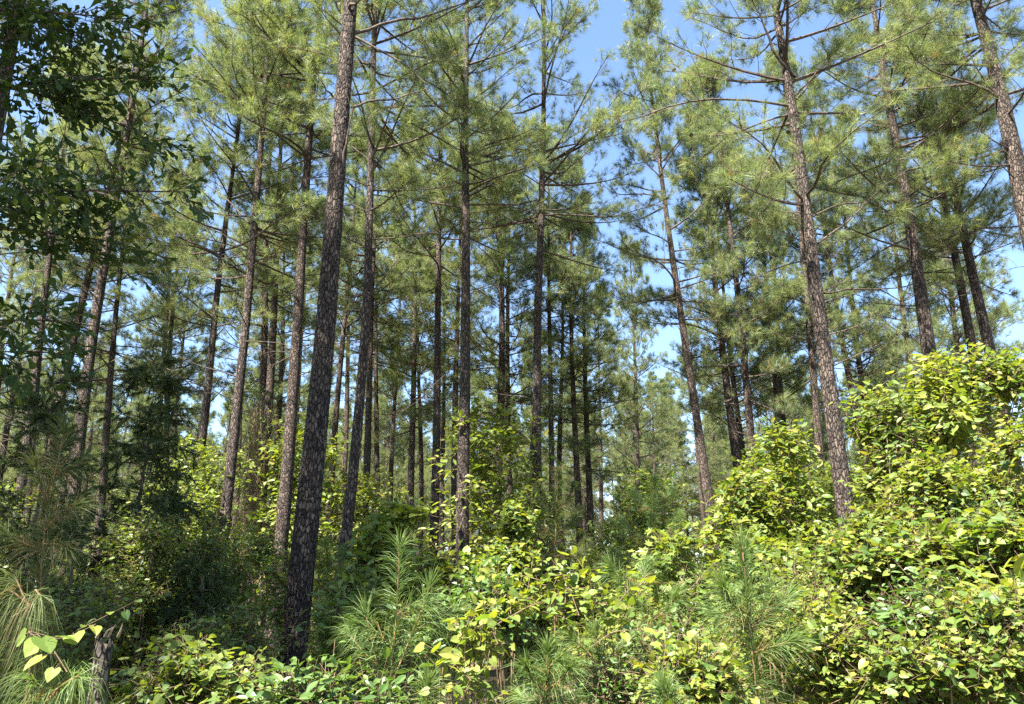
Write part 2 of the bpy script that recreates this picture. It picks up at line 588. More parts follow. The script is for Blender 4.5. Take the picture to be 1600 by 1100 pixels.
def cone_mesh():
    mb = MB()
    rows, k = 6, 8
    for r in range(rows):
        f = r / (rows - 1)
        rad = 0.028 * math.sin(math.pi * (0.18 + 0.74 * f)) + 0.004
        z = -0.085 * f
        for j in range(k):
            a = (j + 0.5 * (r % 2)) * 2 * math.pi / k
            c, s_ = math.cos(a), math.sin(a)
            o = np.array([c * rad, s_ * rad, z])
            t = np.array([-s_, c, 0]) * 0.011
            tip = np.array([c * (rad + 0.014), s_ * (rad + 0.014), z + 0.012])
            mb.add([o - t, o + t, tip, o * np.array([0.3, 0.3, 1]) + [0, 0, -0.014]], [[0, 1, 2], [0, 3, 1], [0, 2, 3], [1, 3, 2]])
    return mb.mesh('pine_cone', M['cone'])


CONE = cone_mesh()


def pine(name, label, group, path, rad, seed, cb, nlive=42, Lmax=2.5, ndead=10, explicit=(), around=14, step=0.12,
         plates=False, ns=9, tuft=5, nn=34, nlen=0.235, nwid=0.0056, cones=0, dead_from=0.25, low_limb=None, depth=0.012):
    """path (m,3) world or local trunk line from ground to tip; rad (m,)"""
    rng = np.random.default_rng(seed)
    org = path[0].copy()
    t = thing(name, label, 'tree', org, group)
    P = path - org
    # root flare
    if plates:
        tb = bark_trunk(P, rad, rng, around, step, depth)
        tb.build('trunk', M['bark_plates'], t, True)
    else:
        d = np.concatenate([[0], np.cumsum(np.linalg.norm(np.diff(P, axis=0), axis=1))])
        n = int(d[-1] / 0.35) + 2
        s = np.linspace(0, d[-1], n)
        Q = np.stack([np.interp(s, d, P[:, i]) for i in range(3)], 1)
        Rr = np.interp(s, d, rad) * (1 + rng.normal(0, 0.02, n))
        tb = MB()
        tb.add(*tubes(Q[None], Rr[None], 12))
        tb.build('trunk', M['bark'], t, True)
    top = P[-1, 2]
    zs = P[:, 2]

    def on(z):
        return np.stack([np.interp(z, zs, P[:, 0]), np.interp(z, zs, P[:, 1]), z], -1)
    bm, nm = MB(), MB()
    # live whorls
    nb = nlive
    u = np.sort(rng.random(nb)) ** 0.9
    z = cb + (top - cb) * (np.round(u * 11) / 11 * 0.93 + 0.07 * rng.random(nb))
    z = np.minimum(z, top - 0.1)
    tt = (z - cb) / (top - cb)
    az = rng.random(nb) * 2 * math.pi
    L = Lmax * np.clip(1.03 - tt, 0.05, 1) ** 0.75 * (0.6 + 0.4 * np.clip(tt * 5, 0, 1)) * rng.uniform(0.7, 1.2, nb) + 0.25
    el = np.radians(-4 + 55 * tt + rng.normal(0, 9, nb))
    cur = 0.12 + rng.normal(0, 0.10, nb)
    BP = branch_set(on(z), az, el, L, cur, rng)
    r0 = 0.008 + 0.010 * L
    V, F = tubes(BP, r0[:, None] * np.linspace(1, 0.22, BP.shape[1])[None, :], 5)
    bm.add(V, F)
    cp = foliate(bm, nm, BP, L, rng, ns, tuft, nn, nlen, nwid, cones=cones)
    # dead limbs below the crown
    if ndead:
        z = top * dead_from + (cb + 1.0 - top * dead_from) * np.sqrt(rng.random(ndead))
        az = rng.random(ndead) * 2 * math.pi
        L = rng.uniform(0.25, 1.7, ndead)
        DP = branch_set(on(z), az, np.radians(rng.normal(12, 16, ndead)), L, rng.normal(-0.05, 0.15, ndead), rng)
        V, F = tubes(DP, (0.007 + 0.006 * L)[:, None] * np.linspace(1, 0.2, 7)[None, :], 4)
        bm.add(V, F)
        k = 3
        q = DP[:, 2:5].reshape(-1, 3)
        dd = norm(np.repeat(DP[:, -1] - DP[:, 0], k, 0) + rng.normal(0, 0.6, q.shape) * np.repeat(L, k)[:, None])
        ln = rng.uniform(0.15, 0.5, len(q))[:, None]
        V, F = tubes(np.stack([q, q + dd * ln * 0.5 + rng.normal(0, 0.03, q.shape), q + dd * ln], 1), np.full((len(q), 3), 0.004), 3)
        bm.add(V, F)
    bm.build('limbs', M['limb'], t)
    # limbs that can be told apart in the photograph: each a part of its own
    for e in explicit:
        pts, r0, live = e[0], e[1], e[2]
        q = smooth_path(np.asarray(pts) - org, 9)
        q[1:-1] += rng.normal(0, 0.012, q[1:-1].shape)
        b2 = MB()
        b2.add(*tubes(q[None], (r0 * np.linspace(1, 0.25, 9))[None], 6))
        Lq = np.array([np.linalg.norm(np.diff(q, axis=0), axis=1).sum()])
        if live:
            foliate(b2, nm, q[None], Lq, rng, max(6, int(Lq[0] * 4.5)), tuft, nn, nlen, nwid, s0=e[3] if len(e) > 3 else 0.35)
        else:
            k = max(3, int(Lq[0] * 3))
            idx = rng.integers(2, 9, k)
            dd = norm(np.repeat((q[-1] - q[0])[None], k, 0) / Lq + rng.normal(0, 0.6, (k, 3)))
            ln = rng.uniform(0.12, 0.4, k)[:, None]
            b2.add(*tubes(np.stack([q[idx], q[idx] + dd * ln * 0.5, q[idx] + dd * ln + rng.normal(0, 0.03, (k, 3))], 1), np.full((k, 3), 0.004), 3))
        b2.build('branch', M['limb'], t, True)
    crown = nm.build('crown', M['needle'], t)
    for c in cp:
        o = link('pine_cone', CONE, crown)
        o.location = c
        o.rotation_euler = (rng.uniform(-0.7, 0.7), rng.uniform(-0.7, 0.7), rng.random() * 6)
        o.scale = (1.1,) * 3
    return t


def traced_path(pts, Y, top, r_px, lean_y=0.0):
    """trunk line through photograph pixels at distance Y, prolonged to the ground and to the tree's top"""
    w = np.array([at(px, py, Y) for px, py in pts])
    o = np.argsort(w[:, 2])
    w = w[o]
    sl = (w[min(2, len(w) - 1)] - w[0]) / max(0.3, (w[min(2, len(w) - 1), 2] - w[0, 2]))
    gz = float(ground_z(w[0, 0], Y)) - 0.15
    base = w[0] - sl * (w[0, 2] - gz)
    su = (w[-1] - w[-2]) / max(0.3, w[-1, 2] - w[-2, 2])
    path = [base] + list(w)
    if top > w[-1, 2] + 0.5:
        path.append(w[-1] + su * 0.6 * (top - w[-1, 2]))
        path[-1][2] = top
    path = smooth_path(np.array(path), 40)
    # radius from the width in pixels at one row
    wp, wy = r_px
    dia = wp * mpp(wy, Y)
    zr = at(800, wy, Y)[2]
    r_at = dia / 2
    topz = path[-1, 2]
    f = np.clip((topz - path[:, 2]) / (topz - zr), 0.0, 1.25) ** 0.75
    rad = r_at * 0.9 * f + 0.008
    rad *= 1 + 0.28 * np.exp(-np.clip(path[:, 2] - gz, 0, 9) / 0.3)
    return path, rad


def px_branch(pts, Y, dY, r, live=True, s0=0.35):
    n = len(pts)
    return ([at(px, py, Y + dY * i / (n - 1)) for i, (px, py) in enumerate(pts)], r, live, s0)


G_NEAR = 'tall pines traced one by one along the front of the stand'
KEY = [
    # label, trunk pixels, Y, top height, (width px, at row), seed, crown base, options, branches
    ('thickest dark pine trunk in shade, nearest the camera left of centre',
     [(455, 1060), (470, 900), (492, 700), (510, 500), (528, 250), (548, 0)], 10.0, 21.5, (40, 880), 11, 11.5,
     dict(around=96, step=0.018, depth=0.022, nlive=44, Lmax=2.6, ndead=3, cones=3, dead_from=0.5),
     [([(553, 52), (600, 35), (680, 22), (755, -4)], 1.0, 0.030, False), ([(556, 58), (590, 75), (640, 105), (665, 130)], -0.4, 0.022, False),
      ([(550, 168), (575, 158), (620, 155), (668, 138)], 0.8, 0.022, False), ([(545, 40), (528, 15), (515, -20)], 0.3, 0.022, True),
      ([(540, 15), (560, 0), (590, -25)], -0.8, 0.028, True), ([(521, 152), (512, 140), (500, 122)], -0.3, 0.020, False),
      ([(527, 288), (538, 240), (548, 190), (552, 165)], -0.25, 0.026, False)]),
    ('pine with sunlit left edge right beside the thickest trunk',
     [(530, 915), (546, 800), (563, 620), (573, 480), (580, 250), (584, 60)], 13.5, 20.0, (17, 800), 12, 9.0,
     dict(around=44, step=0.035, nlive=54, Lmax=2.7, ndead=12, cones=4),
     [([(580, 300), (615, 285), (650, 240)], 0.5, 0.018, False), ([(572, 470), (610, 420), (660, 360)], 0.4, 0.016, False),
      ([(575, 250), (540, 220), (500, 190)], 0.4, 0.018, True)]),
    ('straight sunlit pine with rough bark at the centre left, bare to above mid frame',
     [(724, 940), (722, 800), (727, 600), (728, 400), (727, 230), (729, 60)], 17.0, 21.0, (18, 650), 13, 10.0,
     dict(around=40, step=0.04, nlive=58, Lmax=2.8, ndead=12, cones=4),
     [([(728, 275), (715, 180), (700, 110), (690, 80)], -0.8, 0.024, True, 0.5), ([(728, 240), (780, 225), (840, 215)], 0.3, 0.018, True),
      ([(722, 560), (660, 620), (620, 650)], 0.3, 0.014, False)]),
    ('slimmer pale sunlit pine just left of the straight central pine',
     [(677, 880), (682, 700), (684, 500), (686, 350), (689, 230)], 21.5, 20.5, (12, 650), 14, 10.5,
     dict(around=32, step=0.05, nlive=50, Lmax=2.6, ndead=12, cones=2), [([(683, 560), (650, 450), (640, 400)], 0.2, 0.018, False)]),
    ('dark open-branched pine at centre with long limbs reaching right against blue sky',
     [(849, 960), (843, 870), (838, 700), (840, 500), (845, 350), (849, 200), (850, 90)], 19.0, 23.0, (14, 640), 15, 10.5,
     dict(around=40, step=0.04, nlive=72, Lmax=3.3, ndead=10, cones=8),
     [([(845, 337), (890, 335), (950, 340), (1010, 325), (1045, 308)], -0.5, 0.030, True, 0.35),
      ([(846, 292), (880, 272), (915, 240), (955, 205)], 0.4, 0.024, True, 0.4), ([(846, 290), (870, 320), (920, 335), (960, 330)], 0.9, 0.018, True, 0.5),
      ([(847, 243), (890, 215), (935, 190), (985, 170)], -0.4, 0.022, True, 0.4), ([(843, 345), (815, 290), (790, 260)], 0.5, 0.020, False),
      ([(843, 334), (800, 325), (740, 305)], -0.4, 0.020, True, 0.5), ([(846, 290), (800, 260), (740, 235), (700, 230)], 0.5, 0.022, True, 0.5),
      ([(836, 490), (810, 480), (775, 485)], 0.2, 0.012, False), ([(843, 395), (900, 420), (960, 450)], 0.7, 0.012, False)]),
    ('leaning pine at right rising out of the bushes, full sun on its lower trunk',
     [(1320, 790), (1305, 680), (1285, 530), (1262, 350), (1240, 180), (1208, -10)], 12.5, 18.5, (24, 640), 16, 8.6,
     dict(around=52, step=0.03, nlive=56, Lmax=3.1, ndead=8, cones=10, depth=0.018),
     [([(1236, 166), (1190, 157), (1130, 153), (1060, 160), (1000, 185), (930, 200)], -0.5, 0.026, True, 0.35),
      ([(1237, 178), (1190, 190), (1140, 212), (1090, 255), (1060, 280)], 0.7, 0.020, True, 0.3),
      ([(1243, 120), (1215, 90), (1190, 35), (1172, -10)], -0.5, 0.036, True, 0.6),
      ([(1245, 155), (1275, 120), (1310, 85), (1350, 55)], 0.4, 0.021, True, 0.4), ([(1242, 150), (1290, 100), (1310, 75)], -0.6, 0.02, True, 0.4),
      ([(1278, 380), (1320, 350), (1380, 290), (1450, 245)], 0.6, 0.022, False), ([(1270, 338), (1310, 318), (1360, 315), (1410, 345)], 0.5, 0.02, True, 0.55),
      ([(1266, 385), (1230, 365), (1200, 350)], -0.4, 0.016, True, 0.4), ([(1288, 458), (1340, 452), (1400, 450), (1432, 460)], 0.3, 0.02, False),
      ([(1258, 270), (1190, 275), (1120, 300)], 0.6, 0.018, True, 0.4)]),
    ('pine behind the vine mound, second large trunk left of the right edge group',
     [(1452, 555), (1430, 400), (1406, 250), (1386, 150), (1374, 70)], 15.5, 18.5, (19, 450), 17, 9.0,
     dict(around=40, step=0.04, nlive=54, Lmax=2.8, ndead=12, cones=3),
     [([(1425, 355), (1380, 325), (1330, 300)], 0.6, 0.02, True, 0.5), ([(1418, 320), (1450, 300), (1500, 295)], 0.4, 0.016, False),
      ([(1405, 250), (1450, 215), (1500, 170)], 0.2, 0.02, True, 0.4)]),
    ('curved pale-barked pine at right, in front of a darker twin trunk',
     [(1549, 557), (1522, 440), (1492, 300), (1468, 200), (1440, 60)], 17.0, 18.5, (14, 450), 18, 9.5,
     dict(around=36, step=0.045, nlive=54, Lmax=2.8, ndead=14, cones=3),
     [([(1490, 290), (1520, 230), (1560, 170)], 0.2, 0.02, True, 0.4), ([(1475, 240), (1430, 180), (1400, 150)], -0.3, 0.018, True, 0.4)]),
    ('dark shaded trunk right behind the curved pale-barked pine',
     [(1522, 560), (1502, 450), (1480, 335), (1462, 240)], 19.0, 18.0, (12, 450), 19, 9.5,
     dict(around=32, step=0.05, nlive=48, Lmax=2.5, ndead=10), []),
    ('pine trunk cut by the upper right edge of the picture, sunlit left flank',
     [(1600, 320), (1578, 210), (1552, 100), (1522, -5)], 13.5, 19.0, (22, 180), 20, 9.5,
     dict(around=44, step=0.035, nlive=50, Lmax=2.8, ndead=8, cones=2),
     [([(1585, 235), (1540, 215), (1490, 150)], -0.6, 0.018, False), ([(1560, 130), (1590, 90), (1640, 60)], 0.3, 0.02, True, 0.3),
      ([(1575, 160), (1540, 130), (1505, 70), (1480, 40)], -0.2, 0.02, True, 0.5)]),
    ('pine with curving trunk in the left half, sunlit patches up its bark',
     [(345, 870), (365, 690), (385, 500), (400, 320), (412, 180), (421, 30)], 16.5, 20.0, (16, 700), 21, 9.0,
     dict(around=40, step=0.04, nlive=58, Lmax=2.8, ndead=14, cones=2),
     [([(411, 175), (370, 155), (320, 130), (280, 120)], 0.3, 0.026, True, 0.35), ([(412, 130), (370, 90), (330, 50), (310, 0)], -0.3, 0.026, True, 0.35),
      ([(390, 350), (345, 300), (300, 275), (250, 268)], 0.5, 0.022, True, 0.7), ([(400, 330), (450, 320), (510, 330)], 0.3, 0.014, False)]),
    ('reddish sunlit pine trunk at left with a thin dark stem hugging it',
     [(287, 930), (305, 780), (322, 640), (340, 450), (355, 330), (366, 250)], 18.5, 19.0, (13, 740), 22, 8.5,
     dict(around=36, step=0.045, nlive=54, Lmax=2.7, ndead=14),
     [([(318, 620), (285, 590), (230, 560)], 0.3, 0.02, False), ([(315, 700), (280, 640), (258, 600)], -0.2, 0.018, False),
      ([(326, 540), (360, 500), (385, 420)], 0.3, 0.016, False)]),
]
for lab, pts, Y, top, rp, seed, cb, opt, brs in KEY:
    path, rad = traced_path(pts, Y, top, rp)
    ex = []
    for b in brs:
        q = b[0] if isinstance(b, (list, tuple)) else b
        ex.append(px_branch(b[0], Y, b[1], b[2], b[3], b[4] if len(b) > 4 else 0.4))
    pine('pine_tree', lab, G_NEAR, path, rad, seed, cb, explicit=ex, plates=True, **opt)

# prototypes for the other pines
rng0 = np.random.default_rng(5)
PROTO = []
for k, (H, cbf, nl, lm, nd) in enumerate([(19.0, 0.50, 56, 2.6, 16), (18.0, 0.42, 58, 2.5, 12), (19.5, 0.55, 52, 2.7, 18),
                                         (17.0, 0.34, 62, 2.4, 14), (15.5, 0.26, 64, 2.3, 8), (18.5, 0.48, 54, 2.8, 20)]):
    zz = np.linspace(-0.15, H, 14)
    a1, a2, p1 = rng0.normal(0, 0.10), rng0.normal(0, 0.10), rng0.random() * 6
    path = np.stack([a1 * np.sin(zz * 0.33 + p1) + 0.10 * a2 * zz * 0.1, a2 * np.sin(zz * 0.28 + p1 * 2), zz], 1)
    path[:, :2] -= path[0, :2]
    rad = 0.15 * np.clip((H - zz) / H, 0, 1) ** 0.8 + 0.012
    rad *= 1 + 0.28 * np.exp(-np.clip(zz, 0, 9) / 0.3)
    PROTO.append((pine('pine_tree', 'proto', 'x', path, rad, 100 + k, H * cbf, nlive=nl, Lmax=lm, ndead=nd, ns=8, tuft=5, nn=32, nlen=0.235,
                       nwid=0.0068), H))
USED = set()
PLACED = []


def place_pine(k, loc, rot, s, label, group, tilt=(0, 0), sxy=None):
    root, H = PROTO[k]
    sc = (sxy if sxy else s, sxy if sxy else s, s)
    PLACED.append((loc[0], loc[1]))
    if k not in USED:
        USED.add(k)
        root.location = loc
        m_ = Matrix.Rotation(tilt[1], 4, 'Y') @ Matrix.Rotation(tilt[0], 4, 'X') @ Matrix.Rotation(rot, 4, 'Z')
        root.rotation_euler = m_.to_euler()
        root.scale = sc
        root['label'] = label
        root['group'] = group
        return root
    return copy_tree(root, loc, rot, sc, label, group, tilt)


G_MID = 'pines in the middle rows of the stand'
MID = [  # label, bottom pixel, top pixel, width px, Y, prototype
    ('dark shaded pine just left of the thickest trunk, leaning right', (427, 980), (484, 330), 17, 17.0, 2),
    ('right trunk of the close pair hung with brown dead vines', (388, 950), (432, 370), 16, 20.5, 0),
    ('left trunk of the close pair hung with brown dead vines', (376, 920), (410, 430), 13, 22.5, 5),
    ('pale pine trunk behind the dark cedars at far left', (112, 900), (206, 200), 19, 17.5, 0),
    ('reddish pine close behind the pine with sunlit left edge', (563, 880), (582, 500), 13, 24.0, 2),
    ('thin pine between the thickest trunk and the sunlit-edged pine', (512, 900), (541, 460), 10, 27.0, 5),
    ('thin paler pine in the gap right of the thickest trunk', (522, 880), (546, 480), 8, 33.0, 0),
    ('thin dark pine a third of the way across, right of the reddish one', (586, 820), (590, 520), 9, 30.0, 2),
    ('slim dark pine right of the reddish pair, left of the pale sunlit pine', (614, 830), (620, 520), 8, 34.0, 0),
    ('slim greyish pine close left of the pale sunlit pine', (651, 800), (656, 600), 7, 36.0, 5),
    ('thin dark pine between the pale sunlit pine and the straight central pine', (691, 860), (693, 480), 7, 33.0, 2),
    ('dark trunk tucked behind the left edge of the straight central pine', (715, 880), (716, 560), 10, 26.0, 0),
    ('reddish pine with short bare limbs between the two central pines', (773, 860), (769, 480), 13, 26.0, 3),
    ('dim pine hidden behind the dark central pine, just right of it', (862, 880), (861, 560), 9, 28.0, 2),
    ('slim reddish pine second to the right of the dark central pine', (883, 840), (876, 530), 9, 31.0, 5),
    ('slim pine with pale patches third to the right of the dark central pine', (908, 880), (902, 560), 10, 29.0, 3),
    ('thin dark far pine left of the wide sky gap', (938, 870), (937, 700), 7, 40.0, 1),
    ('very thin pale pine stem under the wide sky gap', (994, 890), (991, 730), 7, 38.0, 4),
    ('pine leaning left out of the bushes right of centre', (1119, 860), (1083, 580), 12, 21.5, 1),
    ('left of two close leaning pines above the bushes at right', (1160, 760), (1136, 520), 12, 24.0, 1),
    ('right of two close leaning pines above the bushes at right', (1177, 760), (1150, 500), 12, 23.0, 3),
    ('dark slim pine, first of two thin ones above the bush top', (1214, 700), (1204, 520), 10, 27.0, 0),
    ('slim pine, second of two thin ones above the bush top', (1233, 700), (1221, 540), 9, 29.0, 4),
    ('dark pine just left of the leaning sunlit pine', (1284, 760), (1265, 580), 12, 22.5, 1),
    ('thin sunlit pine peeping over the vine mound', (1426, 600), (1417, 500), 11, 27.0, 4),
    ('dark stem seen through the gap under the vine mound', (1380, 850), (1362, 740), 9, 24.0, 3),
    ('pale slim pine left of the reddish trunk, dark cedar in front', (234, 830), (252, 600), 9, 29.0, 5),
    ('thin leaning pine between the far left cedars and the reddish trunk', (262, 780), (275, 640), 7, 36.0, 2),
    ('pale trunk at the far left edge, upper one of two', (30, 760), (60, 560), 13, 21.0, 2),
    ('pale trunk second from the left edge behind the cedar', (72, 780), (113, 560), 13, 22.0, 0),
    ('dark slim pine far left between the pale trunks', (92, 760), (125, 600), 9, 26.0, 5),
    ('slender pine left of the vine-hung pair behind green leaves', (362, 840), (372, 700), 7, 34.0, 0),
    ('pale slim pine seen left of the shaded leaning pine', (450, 820), (464, 640), 8, 33.0, 2),
]
MID += [
    ('full pine crown at the left edge behind the oak leaves', (40, 850), (95, 300), 10, 23.0, 1),
    ('pine crown low behind the cedar at the left edge', (-20, 850), (40, 300), 10, 27.0, 3),
    ('broad pale-green pine crown behind the oak leaves at left', (150, 880), (205, 300), 12, 24.0, 1),
    ('full pine crown between the oak leaves and the reddish trunk', (255, 860), (285, 300), 10, 27.0, 3),
    ('full low pine crown behind the curving left pine', (420, 850), (440, 350), 9, 28.0, 1),
    ('full pine crown right of the thickest trunk, high up', (640, 850), (645, 300), 9, 27.0, 3),
    ('full pine crown between the straight and the dark central pines', (800, 860), (798, 300), 9, 27.0, 1),
    ('young full-crowned pine right of the dark central pine', (925, 880), (915, 400), 9, 31.0, 3),
    ('full sunlit pine crown in the middle of the right half', (1180, 800), (1130, 400), 10, 27.0, 4),
    ('full pine crown just right of the leaning sunlit pine', (1370, 700), (1330, 300), 10, 25.0, 3),
    ('full low pine crown behind the mound pine', (1520, 700), (1470, 350), 10, 26.0, 4),
]
rng = np.random.default_rng(77)
for lab, b, tpx, w, Y, k in MID:
    pb, pt = at(*b, Y), at(*tpx, Y)
    lean = (pt[0] - pb[0]) / max(0.5, pt[2] - pb[2])
    gz = float(ground_z(pb[0], Y))
    base = np.array([pb[0] - lean * (pb[2] - gz), Y, gz])
    H = rng.uniform(17.5, 20.5)
    if 'leaning left out' in lab:
        H = 21.5
    dia = w * 0.82 * mpp(700, Y)
    s = H / PROTO[k][1]
    place_pine(k, base, rng.random() * 6.28, s, lab, G_MID, (rng.normal(0, 0.012), math.atan(lean)), sxy=0.8 * s if 'leaning left out' in lab else None if abs(dia / 0.26 - s) < 0.35 else (s + dia / 0.26) / 2)

# far rows: jittered planting rows, labelled by the gap between nearer trunks in which they show
NAMED = [(0, 'left edge'), (150, 'far left cedars'), (310, 'reddish trunk'), (400, 'vine-hung pair'), (490, 'thickest trunk'),
         (570, 'sunlit-edged pine'), (682, 'pale sunlit pine'), (724, 'straight central pine'), (842, 'dark central pine'),
         (1105, 'left-leaning pine'), (1290, 'leaning sunlit pine'), (1440, 'mound pine'), (1600, 'right edge')]
WORDS = ['first', 'second', 'third', 'fourth', 'fifth', 'sixth', 'seventh', 'eighth', 'ninth', 'tenth', 'eleventh', 'twelfth', 'thirteenth', 'fourteenth',
         'fifteenth', 'sixteenth', 'seventeenth', 'eighteenth', 'nineteenth', 'twentieth'] + [t_ + '-' + w for t_ in ('twenty', 'thirty') for w in ('first', 'second', 'third', 'fourth', 'fifth', 'sixth', 'seventh', 'eighth', 'ninth')]
BINS = {}


def ordinal_labels():
    """number the look-alikes of one gap from left to right"""
    for (row, ga, gb), lst in BINS.items():
        lst.sort(key=lambda e: e[0])
        for i, (px, o) in enumerate(lst):
            w = '' if len(lst) == 1 else ', %s from left' % WORDS[min(i, len(WORDS) - 1)]
            o['label'] = '%s%s, between %s and %s' % (row, w, ga, gb)
    BINS.clear()



def gap_label(px):
    px = min(max(px, 1), 1599)
    for (a, na), (b, nb_) in zip(NAMED[:-1], NAMED[1:]):
        if a <= px < b:
            return na, nb_


rng = np.random.default_rng(2024)
nfar = 0
for r in range(19):
    Y = 25 + r * 3.6 + (r * 0.14) ** 2
    half = (0.80 if Y < 50 else 0.73) * Y + 3
    nx = int(2 * half / 4.2)
    for j in range(nx):
        x = -half + (j + 0.5) * 2 * half / nx + rng.normal(0, 0.9)
        y = Y + rng.normal(0, 0.9)
        px, py, f = project([x, y, 2.0])
        if min([9] + [math.hypot(x - a, y - b) for a, b in PLACED]) < 2.2:
            continue
        # the open strip of sky right of centre
        gap = 945 < px < 1015 and y < 55
        if gap and y < 34:
            continue
        if rng.random() < (0.5 if y < 31 else 0.88 if y < 45 else 0.25 if y < 60 else 0.06):
            continue
        ga, gb = gap_label(px)
        row = 'slender mid-distance pine' if y < 45 else ('thin far pine' if y < 65 else 'faint hindmost pine')
        k = int(rng.choice([0, 1, 2, 3, 4, 5], p=[0.15, 0.22, 0.08, 0.27, 0.16, 0.12]))
        s = rng.uniform(15.5, 19.5) / PROTO[k][1]
        if 45 < y < 58:
            k = int(rng.choice([1, 3, 4]))
            s = rng.uniform(15.0, 18.5) / PROTO[k][1]
        if gap:
            k, s = 4, rng.uniform(6.5, 9.5) / PROTO[4][1]
        po = place_pine(k, (x, y, float(ground_z(x, y))), rng.random() * 6.28, s, row, 'far pines in the back rows of the stand',
                        (rng.normal(0, 0.02), rng.normal(0, 0.02)))
        BINS.setdefault((row, ga, gb), []).append((float(px), po))
        nfar += 1
ordinal_labels()
print('far pines', nfar)

# pines at the left of the camera: one shows in the upper left corner, all cast the shade on the left foreground
path, rad = traced_path([(2, 150), (14, 90), (28, 0)], 8.5, 17.5, (19, 80))
pine('pine_tree', 'dark pine trunk in the upper left corner behind the oak leaves', G_NEAR, path, rad, 31, 8.5,
     plates=True, around=40, step=0.05, nlive=40, Lmax=2.6, ndead=8)
for i, (x, y, k, h) in enumerate([(-9.5, 4.5, 0, 18), (-8.4, 0.6, 5, 18.5), (-7.6, -0.4, 1, 17.5), (-7.3, 6.6, 1, 19), (-7.4, 3.1, 1, 18.5), (-9.6, 8.2, 3, 19)]):
    place_pine(k, (x, y, float(ground_z(x, y))), i * 1.3, h / PROTO[k][1], 'pine standing left of the view, %s counting from the thickest trunk towards the camera' % WORDS[[3, 4, 5, 1, 2, 0][i]],
               'pines left of the view', (0, 0))


# ------------------------------------------------------------------ leaves and shrubs
def leaf_template(kind):
    if kind == 'heart':
        o = [(0, 0.06, 0), (0.24, -0.10, 0.03), (0.46, 0.10, 0.07), (0.47, 0.38, 0.06), (0.27, 0.72, 0.0), (0, 1.0, -0.12),
             (-0.27, 0.72, 0.0), (-0.47, 0.38, 0.06), (-0.46, 0.10, 0.07), (-0.24, -0.10, 0.03)]
        c = (0, 0.4, -0.03)
    elif kind == 'ellipse':
        o = [(0, 0, 0), (0.17, 0.2, 0.03), (0.24, 0.5, 0.04), (0.15, 0.8, 0.0), (0, 1.0, -0.1), (-0.15, 0.8, 0.0), (-0.24, 0.5, 0.04), (-0.17, 0.2, 0.03)]
        c = (0, 0.5, -0.03)
    elif kind == 'oak':
        o = [(0, 0, 0), (0.045, 0.3, 0), (0.10, 0.55, 0.02), (0.21, 0.82, 0.04), (0.13, 0.90, 0), (0, 1.0, -0.06), (-0.13, 0.90, 0), (-0.21, 0.82, 0.04),
             (-0.10, 0.55, 0.02), (-0.045, 0.3, 0)]
        c = (0, 0.65, -0.02)
    elif kind == 'maple':
        o = [(0, 0, 0), (0.2, 0.12, 0.0), (0.52, 0.2, 0.02), (0.26, 0.38, 0.0), (0.42, 0.72, 0.02), (0.12, 0.62, 0.0), (0, 1.0, -0.08),
             (-0.12, 0.62, 0.0), (-0.42, 0.72, 0.02), (-0.26, 0.38, 0.0), (-0.52, 0.2, 0.02), (-0.2, 0.12, 0.0)]
        c = (0, 0.36, -0.02)
    else:   # small: four triangles
        o = [(0, 0, 0), (0.30, 0.35, 0.05), (0.18, 0.75, 0.02), (0, 1.0, -0.06), (-0.18, 0.75, 0.02), (-0.30, 0.35, 0.05)]
        c = (0, 0.45, -0.04)
    V = np.array(list(o) + [c], float)
    n = len(o)
    F = np.array([[i, (i + 1) % n, n] for i in range(n)])
    return V, F


TPL = {k: leaf_template(k) for k in ('heart', 'ellipse', 'oak', 'maple', 'small')}
LEAF_MESH = {}


def leaf_mesh(kind, mat, var):
    key = (kind, mat, var)
    if key not in LEAF_MESH:
        V, F = TPL[kind]
        r = np.random.default_rng(var * 17 + 3)
        V = V.copy()
        V[:, 2] = V[:, 2] * r.uniform(0.6, 1.8) + 0.10 * r.normal() * V[:, 0] * V[:, 1]
        V[:, 0] *= r.uniform(0.85, 1.12)
        mb = MB()
        mb.add(V, F, 0.0)
        LEAF_MESH[key] = mb.mesh('leaf', M[mat])
    return LEAF_MESH[key]


def leaf_frames(rng, pos, d, nrm):
    Yax = norm(d)
    Z = norm(nrm - Yax * np.sum(nrm * Yax, -1, keepdims=True))
    X = np.cross(Yax, Z)
    return X, Yax, Z


def add_leaves(mb, kind, pos, X, Y, Z, size, rng, tint=None):
    V, F = TPL[kind]
    n = len(pos)
    if n == 0:
        return
    cup = rng.uniform(0.4, 2.0, (n, 1))
    W = (pos[:, None, :] + size[:, None, None] * (V[None, :, 0:1] * X[:, None, :] * rng.uniform(0.85, 1.12, (n, 1, 1)) + V[None, :, 1:2] * Y[:, None, :]
                                                  + (V[None, :, 2] * cup)[..., None] * Z[:, None, :]))
    k = len(V)
    FF = (np.arange(n) * k)[:, None, None] + F[None]
    if tint is None:
        tint = rng.random(n)
    mb.add(W.reshape(-1, 3), FF.reshape(-1, 3), np.repeat(tint, k))


